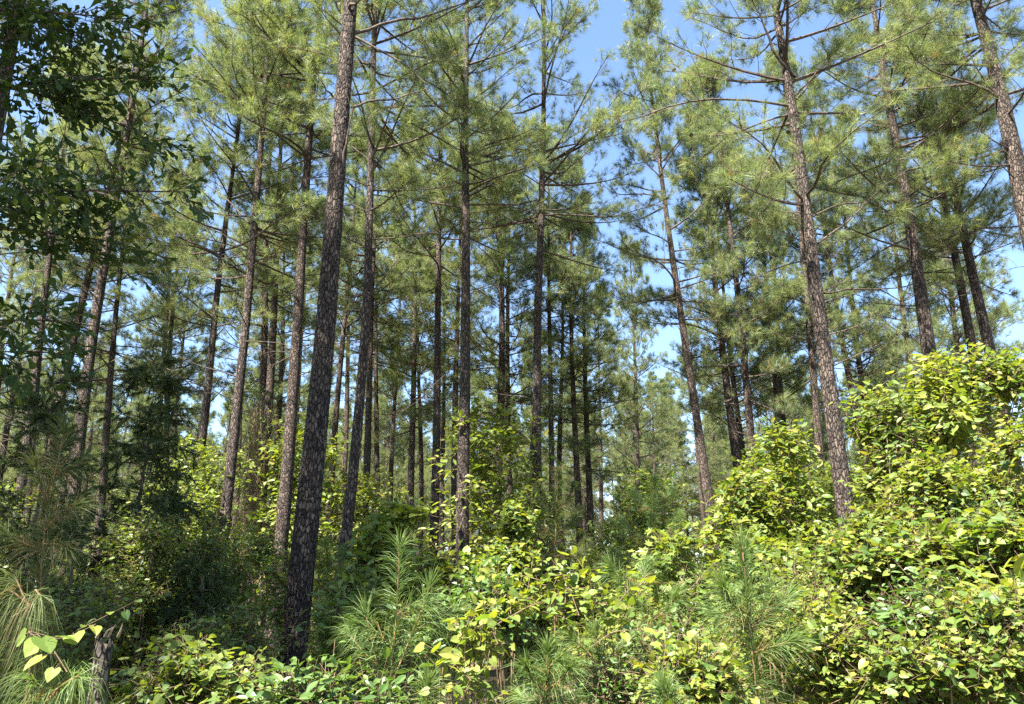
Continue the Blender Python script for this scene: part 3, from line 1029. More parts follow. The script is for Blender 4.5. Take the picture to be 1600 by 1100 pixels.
def shrub(name, label, cat, group, base, blobs, ntwig, kind, mat, size, seed, per=5, parts=0, up=0.75, nstem=7, twig_len=(0.18, 0.36),
          stem_r=0.012, droop=0.25, bark='twig', extra_twigs=None, hull=0.55, petiole=0.3, lumps=0):
    """stems from the base to the leafy masses, twigs with alternate leaves; the nearest leaves are parts"""
    rng = np.random.default_rng(seed)
    base = np.asarray(base, float)
    t = thing(name, label, cat, base, group)
    blobs = [(np.asarray(c, float), np.asarray(r, float), w) for c, r, w in blobs]
    if lumps:
        more = []
        for c, r_, w in blobs:
            for _ in range(lumps):
                u0 = norm(rng.normal(size=3) + [0, -0.5, 0.25])
                k0 = rng.uniform(0.22, 0.42)
                more.append((c + u0 * r_ * rng.uniform(0.6, 1.0), r_ * k0 * rng.uniform(0.75, 1.3, 3), w * k0 * rng.uniform(0.25, 0.75)))
        blobs = [(c, r_ * 0.92, w * 0.45) for c, r_, w in blobs] + more
    ws = np.array([w for *_, w in blobs], float)
    ws /= ws.sum()
    bi = rng.choice(len(blobs), ntwig, p=ws)
    C = np.array([b[0] for b in blobs])[bi]
    Rr = np.array([b[1] for b in blobs])[bi]
    u = norm(rng.normal(size=(ntwig, 3)))
    rad = hull + (1.0 - hull) * rng.random(ntwig)[:, None]
    rad *= 1 + 0.42 * np.sin(u[:, 0:1] * 6 + bi[:, None] + seed) * np.sin(u[:, 2:3] * 7 + 1.3 * bi[:, None] + u[:, 1:2] * 4)      # uneven outline
    Q = C + u * Rr * rad
    ok = Q[:, 2] > ground_z(Q[:, 0], Q[:, 1]) + 0.06
    Q, u, C = Q[ok], u[ok], C[ok]
    d = norm(u * 0.7 + np.array([0, 0, 0.35]) + rng.normal(0, 0.5, u.shape))
    if extra_twigs is not None:
        Q = np.concatenate([Q, extra_twigs[0]])
        d = np.concatenate([d, norm(extra_twigs[1])])
    n = len(Q)
    L = rng.uniform(twig_len[0], twig_len[1], n)
    tw = np.linspace(0, 1, 4)[None, :, None]
    T = Q[:, None, :] + d[:, None, :] * (tw - 0.35) * L[:, None, None] - np.array([0, 0, 1.0]) * (droop * 0.35 * tw ** 2 * L[:, None, None])
    sb = MB()
    V, F = tubes(T, np.array([0.0028, 0.0024, 0.002, 0.0012])[None] * np.ones((n, 1)) * (1 + 3 * stem_r), 3)
    sb.add(V - base, F)
    # stems
    st = []
    for i in range(nstem):
        b = blobs[i % len(blobs)]
        e = b[0] + norm(rng.normal(size=3)) * b[1] * 0.75
        p0 = base + np.array([rng.normal(0, 0.06), rng.normal(0, 0.06), -0.05])
        m1 = p0 * 0.6 + e * 0.4 + np.array([0, 0, 0.18 * abs(e[2] - p0[2])]) + rng.normal(0, 0.07, 3)
        st.append(smooth_path(np.array([p0, m1, e]), 8))
    if st:
        V, F = tubes(np.array(st), stem_r * np.linspace(1, 0.3, 8)[None] * np.ones((len(st), 1)), 5)
        sb.add(V - base, F)
    # link each twig to the mass with a thin shoot
    if n:
        k = rng.random(n) < 0.4
        sel = Q[k] - d[k] * (0.35 * L[k])[:, None]
        if len(sel):
            cen = np.concatenate([C, Q[len(C):]])[k] if extra_twigs is not None else C[k]
            mid = sel * 0.65 + cen * 0.35
            V, F = tubes(np.stack([mid, (mid + sel) / 2 + rng.normal(0, 0.02, mid.shape), sel], 1), np.full((len(sel), 3), 0.003), 3)
            sb.add(V - base, F)
    sb.build('stems', M[bark], t, True)
    # leaves
    f = (np.arange(per) + 0.6) / per
    pos = T[:, 0, None, :] * (1 - f)[None, :, None] + T[:, -1, None, :] * f[None, :, None]
    up_ = np.array([0, 0, 1.0])
    lat = norm(np.cross(d, up_ + rng.normal(0, 0.3, d.shape)))
    sg = np.where(np.arange(per) % 2 == 0, 1.0, -1.0)[None, :, None]
    ld = norm(d[:, None, :] * 0.55 + lat[:, None, :] * sg * 0.9 + rng.normal(0, 0.25, pos.shape) - up_ * droop)
    pos = pos + ld * (size * petiole)
    nr = norm(up_ * up + TO_SUN * 0.35 + rng.normal(0, 0.55, pos.shape) + (d * 0.3)[:, None, :])
    pos, ld, nr = pos.reshape(-1, 3), ld.reshape(-1, 3), nr.reshape(-1, 3)
    sz = size * (0.45 + 0.85 * rng.random(len(pos)) ** 1.2)
    X, Yx, Z = leaf_frames(rng, pos, ld, nr)
    order = np.arange(len(pos))
    own = np.zeros(len(pos), bool)
    if parts:
        px, py, dep = project(pos)
        vis = (px > -5) & (px < 1605) & (py > -5) & (py < 1105)
        score = np.where(vis, sz / dep * np.abs(np.sum(Z * norm(pos - [0, 0, CAM_Z]), -1)), 0)
        # nearer half of the mass only, so that the picked leaves are the ones in front
        near = dep < np.quantile(dep, 0.45)
        score = score * near
        pick = np.argsort(-score)[:parts]
        pick = pick[score[pick] > 0]
        own[pick] = True
        for i in pick:
            o = link('leaf', leaf_mesh(kind, mat, int(rng.integers(0, 5))), t)
            s = float(sz[i])
            mtx = Matrix(((X[i, 0] * s, Yx[i, 0] * s, Z[i, 0] * s, pos[i, 0] - base[0]), (X[i, 1] * s, Yx[i, 1] * s, Z[i, 1] * s, pos[i, 1] - base[1]),
                          (X[i, 2] * s, Yx[i, 2] * s, Z[i, 2] * s, pos[i, 2] - base[2]), (0, 0, 0, 1)))
            o.matrix_basis = mtx
    lb = MB()
    r = ~own
    add_leaves(lb, kind, pos[r] - base, X[r], Yx[r], Z[r], sz[r], rng)
    o = lb.build('foliage', M[mat], t)
    if o and parts:
        o['kind'] = 'stuff'
    return t


def blob(px, py, Y, rx, ry, dr=None, w=None):
    k = mpp(py, Y)
    c = at(px, py, Y)
    rr = np.array([rx * k, dr if dr else 0.5 * (rx + ry) * k, ry * k])
    return (c, rr, w if w else rr[0] * rr[2])


def base_of(px, Y):
    p_ = at(px, 900, Y)
    return (p_[0], Y, float(ground_z(p_[0], Y)))


MOUND = [  # label, base (px, Y), blobs, twigs, leaf kind, material, leaf size, seed, leaf parts
    ('highest part of the sunlit vine mound, at the right edge under the pines', (1500, 7.6), [blob(1520, 650, 7.6, 105, 75), blob(1430, 670, 7.4, 80, 60), blob(1455, 590, 7.6, 35, 28), blob(1590, 600, 7.6, 50, 40)],
     1150, 'heart', 'vine_leaf', 0.06, 301, 300),
    ('vine-draped bulge below the mound top at the right edge, dark hollow beside it', (1540, 6.6), [blob(1560, 770, 6.6, 90, 80), blob(1455, 790, 6.4, 75, 65)],
     1000, 'heart', 'vine_leaf', 0.058, 302, 300),
    ('vine-covered shoulder against the foot of the leaning sunlit pine', (1345, 7.6), [blob(1385, 695, 7.6, 40, 45), blob(1400, 765, 7.3, 52, 55), blob(1350, 850, 7.0, 55, 36)],
     600, 'heart', 'vine_leaf', 0.06, 303, 300),
    ('low bright vine swell in front of the leaning pine', (1340, 5.9), [blob(1410, 895, 5.7, 75, 70), blob(1285, 920, 6.0, 75, 55)],
     950, 'heart', 'vine_leaf', 0.054, 304, 300),
    ('vine swell at the right edge halfway down, large pale leaves', (1540, 5.2), [blob(1550, 900, 5.2, 85, 85), blob(1470, 900, 5.3, 50, 60)],
     760, 'heart', 'vine_leaf', 0.058, 305, 300),
    ('vine carpet filling the bottom right corner', (1480, 4.3), [blob(1520, 1040, 4.3, 110, 75), blob(1420, 1060, 4.2, 80, 60), blob(1590, 1000, 4.4, 50, 60)],
     1050, 'heart', 'vine_leaf', 0.046, 306, 300),
    ('low leafy vines along the bottom right of the upright young pine', (1300, 4.5), [blob(1310, 1050, 4.5, 75, 65), blob(1270, 980, 4.9, 60, 50)],
     680, 'heart', 'vine_leaf', 0.046, 307, 250),
    ('tall pointed leafy bush with a bright tip right of centre', (1220, 9.2), [blob(1225, 700, 9.2, 26, 40), blob(1225, 790, 9.2, 58, 62), blob(1155, 785, 9.0, 32, 48), blob(1260, 880, 8.8, 55, 45)],
     800, 'ellipse', 'vine_leaf', 0.105, 308, 250),
    ('broad-leaved bush in front of the tall pointed bush', (1190, 7.4), [blob(1205, 895, 7.4, 65, 48), blob(1135, 850, 7.6, 28, 48)],
     420, 'maple', 'vine_leaf', 0.10, 309, 250),
    ('sapling with pale five-pointed leaves left of the upright young pine', (1055, 6.6), [blob(1065, 855, 6.6, 40, 20), blob(1045, 890, 6.6, 45, 18), blob(1090, 930, 6.3, 35, 30)],
     110, 'maple', 'small_leaf', 0.085, 310, 250),
    ('arching yellow-green vine in front of the dark central pine', (850, 4.9), [blob(800, 930, 4.9, 50, 24), blob(880, 912, 4.9, 70, 18), blob(950, 940, 4.8, 60, 14), blob(890, 955, 4.7, 60, 14)],
     50, 'heart', 'yellow_leaf', 0.062, 311, 300),
    ('bright yellow-leaved vine clump at the bottom centre', (740, 4.3), [blob(755, 1010, 4.4, 45, 45), blob(730, 1075, 4.2, 50, 35)],
     55, 'heart', 'yellow_leaf', 0.06, 312, 300),
    ('rounded vine-covered bush behind the loose young pine', (640, 9.2), [blob(625, 835, 9.2, 42, 40), blob(595, 880, 9.0, 50, 45), blob(660, 900, 8.6, 50, 35), blob(735, 910, 8.6, 40, 30)],
     620, 'heart', 'vine_leaf', 0.085, 313, 250),
    ('shrub with long glossy leaves at the foot of the thickest trunk', (500, 4.4), [blob(515, 1082, 4.4, 60, 30), blob(590, 1095, 4.3, 50, 28), blob(450, 1105, 4.3, 45, 22)],
     190, 'ellipse', 'glossy_leaf', 0.075, 314, 300),
    ('deep green bush between the thickest trunk and the loose young pine', (545, 6.8), [blob(560, 975, 6.8, 50, 50), blob(545, 930, 7.2, 32, 40)],
     480, 'ellipse', 'small_leaf', 0.085, 315, 250),
    ('dark green bush behind the yellow-leaved vine clump', (705, 6.4), [blob(705, 985, 6.4, 50, 45), blob(765, 945, 6.6, 50, 35)],
     380, 'ellipse', 'glossy_leaf', 0.085, 316, 250),
    ('leafy bush at the foot of the straight central pine', (790, 9.6), [blob(790, 890, 9.6, 45, 35), blob(810, 830, 11.5, 30, 35)],
     480, 'heart', 'vine_leaf', 0.075, 317, 200),
    ('small-leaved tangle between the two bushy young pines at the bottom', (1010, 5.2), [blob(1015, 1045, 5.2, 55, 45), blob(965, 1085, 4.9, 50, 35), blob(1060, 1010, 5.4, 40, 35)],
     460, 'small', 'glossy_leaf', 0.05, 318, 250),
    ('bright low leaves along the bottom edge left of the upright young pine', (1075, 4.1), [blob(1080, 1070, 4.1, 65, 35)],
     240, 'heart', 'vine_leaf', 0.048, 319, 250),
    ('shaded small-leaved bush behind the broken stump', (230, 8.5), [blob(230, 870, 8.5, 60, 55), blob(190, 930, 8.2, 60, 50)],
     620, 'small', 'small_leaf', 0.06, 320, 200),
    ('dense dark bush below the reddish sunlit trunk', (330, 9.5), [blob(335, 890, 9.5, 65, 75), blob(300, 960, 9.0, 60, 50)],
     700, 'small', 'small_leaf', 0.065, 321, 200),
    ('low sunflecked bush between the stump and the thickest trunk', (350, 6.4), [blob(340, 1020, 6.4, 80, 50), blob(405, 1070, 6.2, 45, 35)],
     520, 'ellipse', 'small_leaf', 0.065, 322, 250),
    ('low leaves along the bottom edge right of the stump', (290, 4.6), [blob(290, 1075, 4.6, 90, 40), blob(390, 1090, 4.5, 50, 30)],
     330, 'heart', 'small_leaf', 0.05, 323, 250),
    ('shaded scrub in the bottom left corner behind drooping needles', (70, 5.6), [blob(60, 1010, 5.6, 80, 60), blob(140, 970, 6.0, 50, 40)],
     380, 'small', 'small_leaf', 0.055, 324, 200),
    ('upright long-leaved sprout above the top of the vine mound', (1465, 7.2), [blob(1462, 585, 7.2, 16, 34), blob(1470, 650, 7.0, 26, 40)],
     110, 'ellipse', 'yellow_leaf', 0.10, 331, 200),
    ('feathery light-green sprout on the left shoulder of the vine mound', (1392, 7.0), [blob(1388, 640, 7.0, 20, 30), blob(1400, 690, 6.9, 30, 35)],
     120, 'ellipse', 'small_leaf', 0.085, 332, 200),
    ('dark glossy-leaved shrub caught in the middle of the vine mound', (1500, 6.0), [blob(1490, 840, 5.9, 45, 40), blob(1530, 830, 6.0, 40, 35)],
     260, 'ellipse', 'glossy_leaf', 0.075, 333, 250),
    ('small-leaved green shrub at the foot of the vine mound', (1240, 5.3), [blob(1250, 950, 5.3, 50, 45), blob(1300, 1000, 5.0, 40, 35)],
     420, 'small', 'small_leaf', 0.045, 334, 250),
    ('big-leaved sapling poking out of the vines near the right edge', (1540, 4.7), [blob(1535, 960, 4.7, 50, 34), blob(1570, 940, 4.7, 35, 30)],
     46, 'ellipse', 'yellow_leaf', 0.13, 335, 200),
    ('dark broad-leaved shrub among the vines in the bottom right', (1420, 4.6), [blob(1410, 985, 4.6, 55, 36), blob(1460, 960, 4.7, 40, 36)],
     260, 'ellipse', 'glossy_leaf', 0.065, 336, 250),
    ('sunlit leafy bush left of the shaded leaning pine', (400, 12.5), [blob(390, 870, 12.5, 50, 55), blob(445, 930, 12.0, 40, 50)],
     560, 'small', 'small_leaf', 0.08, 325, 150),
    ('bright young hardwood behind the reddish sunlit trunk', (320, 17), [blob(290, 740, 17, 50, 50), blob(345, 760, 17, 40, 60), blob(310, 810, 16.5, 60, 40)],
     620, 'small', 'small_leaf', 0.11, 326, 0),
]
for lab, (bx, by), bl, nt_, kind, mat, size, seed, parts in MOUND:
    nm_ = 'vine_covered_shrub' if mat in ('vine_leaf', 'yellow_leaf') and kind == 'heart' else 'leafy_shrub'
    shrub(nm_, lab, 'shrub', 'undergrowth plants near the camera', base_of(bx, by), bl, nt_, kind, mat, size, seed, parts=parts,
          nstem=3 if mat == 'yellow_leaf' else 7, stem_r=0.008 if mat == 'yellow_leaf' else 0.012, hull=0.5, up=0.75, lumps=9)


# single trailing vines
def trailing_vine(label, pts, Y, dY, nleaf, size, mat, seed, r=0.003):
    rng = np.random.default_rng(seed)
    P = np.array([at(px, py, Y + dY * i / (len(pts) - 1)) for i, (px, py) in enumerate(pts)])
    q = smooth_path(P, 24)
    base = q[0].copy()
    t = thing('trailing_vine', label, 'vine', base, 'single vine shoots')
    mb = MB()
    mb.add(*tubes((q - base)[None], np.linspace(r, r * 0.5, 24)[None], 5))
    for i in range(nleaf):
        f = (i + 0.7) / nleaf
        p_ = q[int(f * 23)] - base
        sd = norm(np.array([rng.normal(0, 0.5), -0.6 + rng.normal(0, 0.4), 0.1 + rng.normal(0, 0.2)]))
        e = p_ + sd * size * 0.6
        mb.add(*tubes(np.stack([p_, (p_ + e) / 2 + [0, 0, 0.008], e])[None], np.full((1, 3), 0.0014), 3))
        d_ = norm(sd + np.array([0, 0, -0.5]))
        n_ = norm(np.array([0, -0.25, 0.9]) + rng.normal(0, 0.3, 3))
        X, Yx, Z = leaf_frames(rng, e[None], d_[None], n_[None])
        s = size * rng.uniform(0.7, 1.15)
        o = link('leaf', leaf_mesh('heart', mat, int(rng.integers(0, 5))), t)
        o.matrix_basis = Matrix(((X[0, 0] * s, Yx[0, 0] * s, Z[0, 0] * s, e[0]), (X[0, 1] * s, Yx[0, 1] * s, Z[0, 1] * s, e[1]),
                                 (X[0, 2] * s, Yx[0, 2] * s, Z[0, 2] * s, e[2]), (0, 0, 0, 1)))
    mb.build('stem', M['twig'], t, True)


trailing_vine('thin vine shoot with a row of heart leaves left of the upright young pine', [(925, 1010), (960, 985), (1010, 985), (1060, 990), (1120, 1010)], 4.4, -0.2, 9, 0.07, 'yellow_leaf', 401)
trailing_vine('vine shoot with big pale leaves crossing before the stump', [(105, 1050), (80, 1010), (40, 985), (60, 990), (95, 1000), (130, 985), (150, 975)], 3.2, 0.2, 8, 0.085, 'yellow_leaf', 402)
trailing_vine('bare-ended vine shoot hanging left of the upright young pine', [(1000, 1000), (1012, 1020), (1030, 1050), (1060, 1075)], 4.3, 0.1, 4, 0.05, 'vine_leaf', 403)
trailing_vine('thin leafy vine shoot slanting across the shaded left bushes', [(120, 985), (170, 960), (215, 938)], 4.0, 0.3, 5, 0.045, 'vine_leaf', 404)
trailing_vine('vine shoot sprouting out of the mound against the leaning pine', [(1345, 690), (1330, 660), (1318, 640), (1310, 610)], 7.2, 0.2, 8, 0.09, 'vine_leaf', 405)
trailing_vine('vine shoot waving above the top of the vine mound', [(1380, 600), (1410, 575), (1440, 565), (1470, 555)], 7.0, 0.2, 9, 0.08, 'yellow_leaf', 406)
trailing_vine('slanting pale vine stem over the yellow-green vine', [(700, 1050), (760, 985), (830, 945), (880, 930)], 4.5, 0.2, 8, 0.07, 'yellow_leaf', 407, 0.005)


# ------------------------------------------------------------------ young pines
def young_pine(label, stems, Y, seed, nlen=0.20, mat='young_needle', dens=55, whorls=(), droop=0.22, nwid=0.0032, r=0.010, spread=(0.35, 1.1), group='young pines in the undergrowth', step=0.02):
    """stems: pixel polylines from the ground up; whorls: (px list) side shoots"""
    rng = np.random.default_rng(seed)
    b0 = at(*stems[0][0][:2], Y)
    gz = float(ground_z(b0[0], Y))
    base = np.array([b0[0], Y, gz])
    t = thing('young_pine', label, 'young pine', base, group)
    nmb = MB()
    for si, st in enumerate(list(stems) + list(whorls)):
        main = si < len(stems)
        dY = 0.0 if main else rng.uniform(-0.25, 0.25) * (Y / 4.5)
        P = np.array([at(px, py, Y + dY * i / max(1, len(st) - 1)) for i, (px, py) in enumerate(st)])
        if main and si == 0 and P[0, 2] > gz:
            P = np.concatenate([[[P[0, 0], Y, gz - 0.05]], P])
        q = smooth_path(P, 14)
        L = np.linalg.norm(np.diff(q, axis=0), axis=1).sum()
        mb = MB()
        rr = r if main else r * 0.6
        mb.add(*tubes((q - base)[None], (rr * np.linspace(1, 0.45, 14))[None], 6))
        so = mb.build('stem' if main else 'side_shoot', M['young_stem'], t if main else stem0, True)
        if si == 0:
            stem0 = so
        k = max(3, int(L / step))
        f = np.linspace(0.30 if main else 0.12, 1, k)
        x = f * 13
        i0 = np.clip(x.astype(int), 0, 12)
        pos = q[i0] + (q[i0 + 1] - q[i0]) * (x - i0)[:, None]
        tg = norm(q[i0 + 1] - q[i0])
        nper = max(2, int(1.7 * dens * L / k / 0.16))
        tint = np.clip(rng.normal(0.5, 0.25, k), 0.08, 1)
        tint[f < 0.42] = np.where(rng.random((f < 0.42).sum()) < 0.35, 0.02, tint[f < 0.42])
        needles(nmb, pos - base, tg, nper, nlen, nwid, rng, spread, back=0.02, tint=tint, droop=droop, seg=2)
        # tuft at the tip
        needles(nmb, (q[-1:] - base), tg[-1:], dens, nlen * 0.9, nwid, rng, (0.05, 0.7), back=0.05, tint=np.array([0.85]), droop=droop * 0.5, seg=2)
    nmb.build('needles', M[mat], t)
    return t


YP = [
    ('upright young pine with three needle whorls in front of the vine swell',
     [[(1183, 1095), (1178, 1040), (1172, 980), (1165, 920), (1160, 852)]], 4.4, 501,
     dict(whorls=[[(1176, 985), (1150, 965), (1118, 955)], [(1176, 985), (1205, 960), (1232, 930)], [(1175, 980), (1195, 950), (1200, 920)], [(1170, 960), (1140, 940), (1130, 915)],
                  [(1180, 1050), (1150, 1070), (1140, 1090)], [(1181, 1050), (1210, 1070), (1225, 1095)], [(1178, 1020), (1210, 1010), (1235, 1000)]], dens=60)),
    ('loose young pine with three thin stems left of bottom centre',
     [[(605, 1095), (617, 1000), (622, 920), (624, 850)], [(608, 1080), (640, 1000), (660, 950), (672, 915)], [(598, 1090), (588, 1030), (578, 985), (570, 955)]], 4.9, 502,
     dict(whorls=[[(620, 960), (650, 940), (668, 940)], [(650, 985), (690, 960), (715, 955)], [(655, 960), (690, 985), (720, 985)], [(590, 1040), (560, 1010), (545, 990)], [(615, 1010), (585, 985), (560, 975)], [(635, 1010), (680, 1020), (700, 1025)]],
          dens=34, step=0.03, r=0.008)),
    ('short bushy young pine glowing yellow-green at the bottom, centre',
     [[(852, 1100), (853, 1060), (856, 1010)]], 4.0, 503, dict(whorls=[[(852, 1080), (830, 1060), (822, 1040)], [(852, 1080), (880, 1060), (890, 1040)], [(852, 1095), (825, 1095), (812, 1085)], [(853, 1095), (880, 1095), (895, 1090)], [(852, 1070), (860, 1040), (872, 1030)]], dens=60, nlen=0.15)),
    ('slanting young pine leaning left right of the yellow-green vine',
     [[(1040, 1010), (1015, 960), (985, 925), (955, 885)]], 5.8, 504, dict(whorls=[[(1000, 945), (985, 950), (960, 945)], [(1015, 960), (1010, 985), (1000, 1000)], [(990, 930), (1005, 900), (1010, 880)], [(1020, 970), (1045, 950), (1055, 930)]], dens=60)),
    ('fine-needled young pine behind the short bushy one',
     [[(940, 1080), (938, 1030), (930, 985)]], 5.2, 505, dict(whorls=[[(938, 1040), (910, 1010), (895, 995)], [(938, 1040), (970, 1010), (985, 1000)], [(940, 1060), (905, 1050), (890, 1045)], [(938, 1060), (975, 1050), (995, 1040)]], dens=50, nlen=0.18)),
    ('dark tall young pine in shade right of the dark central pine',
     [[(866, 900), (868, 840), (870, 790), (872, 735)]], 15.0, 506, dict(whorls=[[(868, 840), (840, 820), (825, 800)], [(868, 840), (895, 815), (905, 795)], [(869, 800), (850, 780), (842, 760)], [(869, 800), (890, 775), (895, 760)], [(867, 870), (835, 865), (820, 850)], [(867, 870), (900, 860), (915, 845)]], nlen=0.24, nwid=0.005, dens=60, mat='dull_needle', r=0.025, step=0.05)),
    ('pale tall young pine in the clearing right of the dark central pine',
     [[(1015, 900), (1018, 840), (1020, 790), (1022, 750)]], 15.0, 507, dict(whorls=[[(1018, 850), (985, 830), (970, 810)], [(1018, 850), (1045, 830), (1060, 805)], [(1020, 800), (1000, 785), (990, 765)], [(1020, 800), (1040, 780), (1050, 765)], [(1017, 880), (980, 875), (960, 860)], [(1017, 880), (1050, 870), (1070, 850)]], nlen=0.24, nwid=0.005, dens=60, r=0.025, step=0.05)),
    ('shaded young pine with upright tip at the left edge',
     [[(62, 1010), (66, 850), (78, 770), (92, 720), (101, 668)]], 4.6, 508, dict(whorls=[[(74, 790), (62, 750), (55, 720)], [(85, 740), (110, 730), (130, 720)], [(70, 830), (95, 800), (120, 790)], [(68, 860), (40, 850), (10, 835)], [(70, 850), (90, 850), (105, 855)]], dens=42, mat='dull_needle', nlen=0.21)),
    ('drooping long-needled pine shoot at the left edge',
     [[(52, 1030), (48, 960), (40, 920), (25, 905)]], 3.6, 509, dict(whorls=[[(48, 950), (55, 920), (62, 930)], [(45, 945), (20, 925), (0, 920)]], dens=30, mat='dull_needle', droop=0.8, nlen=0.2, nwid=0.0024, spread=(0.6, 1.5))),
    ('grassy drooping young pine in the bottom left corner',
     [[(60, 1100), (90, 1080), (110, 1050)]], 3.3, 510, dict(whorls=[[(80, 1085), (105, 1065), (125, 1055)], [(75, 1090), (60, 1070), (50, 1060)]], dens=36, droop=0.7, nlen=0.2, nwid=0.0024, spread=(0.5, 1.5), mat='young_needle')),
    ('tip of a young pine at the bottom edge right of centre', [[(1045, 1100), (1042, 1085), (1038, 1072)]], 3.8, 511, dict(dens=80, nlen=0.16)),
    ('tip of a young pine at the bottom edge left of the yellow vine', [[(665, 1100), (668, 1085), (668, 1065)]], 4.2, 512, dict(dens=70, nlen=0.16)),
    ('small young pine behind the thickest trunk on its right', [[(512, 930), (512, 890), (510, 850)]], 11.0, 513, dict(whorls=[[(512, 890), (500, 875), (492, 860)], [(512, 890), (525, 870), (532, 860)], [(512, 910), (495, 905), (485, 895)], [(512, 910), (530, 900), (540, 890)]], dens=60, nlen=0.22, nwid=0.004, r=0.018, step=0.04)),
]
for lab, st, Y, seed, kw in YP:
    young_pine(lab, st, Y, seed, **kw)


# ------------------------------------------------------------------ oak at upper left
def oak():
    rng = np.random.default_rng(601)
    base = np.array([-5.0, 5.0, float(ground_z(-5.0, 5.0))])
    t = thing('oak_tree', 'oak with dark wedge-shaped leaves hanging into the upper left', 'tree', base)
    tr = smooth_path(np.array([base + [0, 0, -0.1], base + [0.1, 0.1, 2.5], base + [0.0, 0.1, 5.0], base + [0.2, 0, 9.0]]), 24)
    mb = MB()
    mb.add(*tubes((tr - base)[None], (0.13 * np.linspace(1, 0.25, 24))[None], 12))
    mb.build('trunk', M['grey_bark'], t, True)
    # limbs traced towards the leafy ends seen in the photograph, others filling the crown
    ends = [(290, 300, 5.2), (255, 120, 5.0), (200, 30, 4.8), (90, 500, 4.8), (230, 210, 5.6), (60, 250, 4.4), (120, 330, 5.4), (30, 560, 5.0), (20, 60, 4.7), (100, 150, 5.2), (190, 380, 5.6)]
    limbs = []
    for (px, py, Y) in ends:
        e = at(px, py, Y)
        z0 = min(8.5, max(2.3, e[2] - rng.uniform(-0.2, 0.6)))
        p0 = np.array([np.interp(z0, tr[:, 2], tr[:, i]) for i in range(3)])
        m1 = p0 * 0.5 + e * 0.5 + np.array([0, rng.normal(0, 0.2), 0.22])
        limbs.append(smooth_path(np.array([p0, m1, e]), 12))
    for i in range(26):
        a = rng.uniform(0.5, 5.6)
        z0 = rng.uniform(3.0, 8.6)
        p0 = np.array([np.interp(z0, tr[:, 2], tr[:, k]) for k in range(3)])
        Lr = rng.uniform(1.2, 2.6) * (1.1 - 0.05 * z0)
        e = p0 + np.array([math.cos(a + 0.6) * Lr, math.sin(a + 0.6) * Lr, rng.uniform(0.1, 0.9)])
        limbs.append(smooth_path(np.array([p0, (p0 + e) / 2 + [0, 0, 0.2], e]), 12))
    limbs = np.array(limbs)
    for q in limbs[:11]:
        b2 = MB()
        b2.add(*tubes((q - base)[None], (0.020 * np.linspace(1, 0.2, 12))[None], 6))
        b2.build('branch', M['grey_bark'], t, True)
    b2 = MB()
    b2.add(*tubes(limbs[11:] - base, 0.022 * np.linspace(1, 0.2, 12)[None] * np.ones((len(limbs) - 11, 1)), 5))
    # twigs
    B = len(limbs)
    k = 34
    f = rng.uniform(0.35, 1.0, (B, k)) ** 0.8
    x = f * 11
    i0 = np.clip(x.astype(int), 0, 10)
    bi = np.arange(B)[:, None]
    p0 = limbs[bi, i0] + (limbs[bi, i0 + 1] - limbs[bi, i0]) * (x - i0)[..., None]
    tg = norm(limbs[bi, i0 + 1] - limbs[bi, i0])
    d = norm(tg * 0.7 + rng.normal(0, 0.6, tg.shape) + [0, 0, 0.05])
    p0, d = p0.reshape(-1, 3), d.reshape(-1, 3)
    L = rng.uniform(0.2, 0.5, len(p0))
    tt = np.linspace(0, 1, 4)[None, :, None]
    T = p0[:, None] + d[:, None] * tt * L[:, None, None] - np.array([0, 0, 0.12]) * tt ** 2 * L[:, None, None]
    b2.add(*tubes(T - base, np.array([0.004, 0.0035, 0.003, 0.002])[None] * np.ones((len(T), 1)), 3))
    b2.build('twigs', M['grey_bark'], t)
    per = 9
    fr = np.linspace(0.25, 1, per)
    pos = T[:, 0, None] * (1 - fr)[None, :, None] + T[:, -1, None] * fr[None, :, None]
    ld = norm(d[:, None] * 0.6 + rng.normal(0, 0.55, pos.shape) + [0, 0, -0.25])
    nr = norm(np.array([0, 0, 0.8]) + rng.normal(0, 0.5, pos.shape))
    pos, ld, nr = pos.reshape(-1, 3), ld.reshape(-1, 3), nr.reshape(-1, 3)
    sz = 0.12 * rng.uniform(0.65, 1.2, len(pos))
    X, Yx, Z = leaf_frames(rng, pos, ld, nr)
    px, py, dep = project(pos)
    score = np.where((px > 0) & (px < 1600) & (py > 0) & (py < 1100), sz / dep * np.abs(np.sum(Z * norm(pos - [0, 0, CAM_Z]), -1)), 0)
    score *= np.where(px > 130, 1.6, 1.0)
    pick = np.argsort(-score)[:300]
    own = np.zeros(len(pos), bool)
    own[pick] = True
    for i in pick:
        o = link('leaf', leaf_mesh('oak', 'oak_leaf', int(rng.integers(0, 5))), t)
        s = float(sz[i])
        q = pos[i] - base
        o.matrix_basis = Matrix(((X[i, 0] * s, Yx[i, 0] * s, Z[i, 0] * s, q[0]), (X[i, 1] * s, Yx[i, 1] * s, Z[i, 1] * s, q[1]),
                                 (X[i, 2] * s, Yx[i, 2] * s, Z[i, 2] * s, q[2]), (0, 0, 0, 1)))
    lb = MB()
    r = ~own
    add_leaves(lb, 'oak', pos[r] - base, X[r], Yx[r], Z[r], sz[r], rng)
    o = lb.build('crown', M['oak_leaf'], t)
    o['kind'] = 'stuff'


oak()


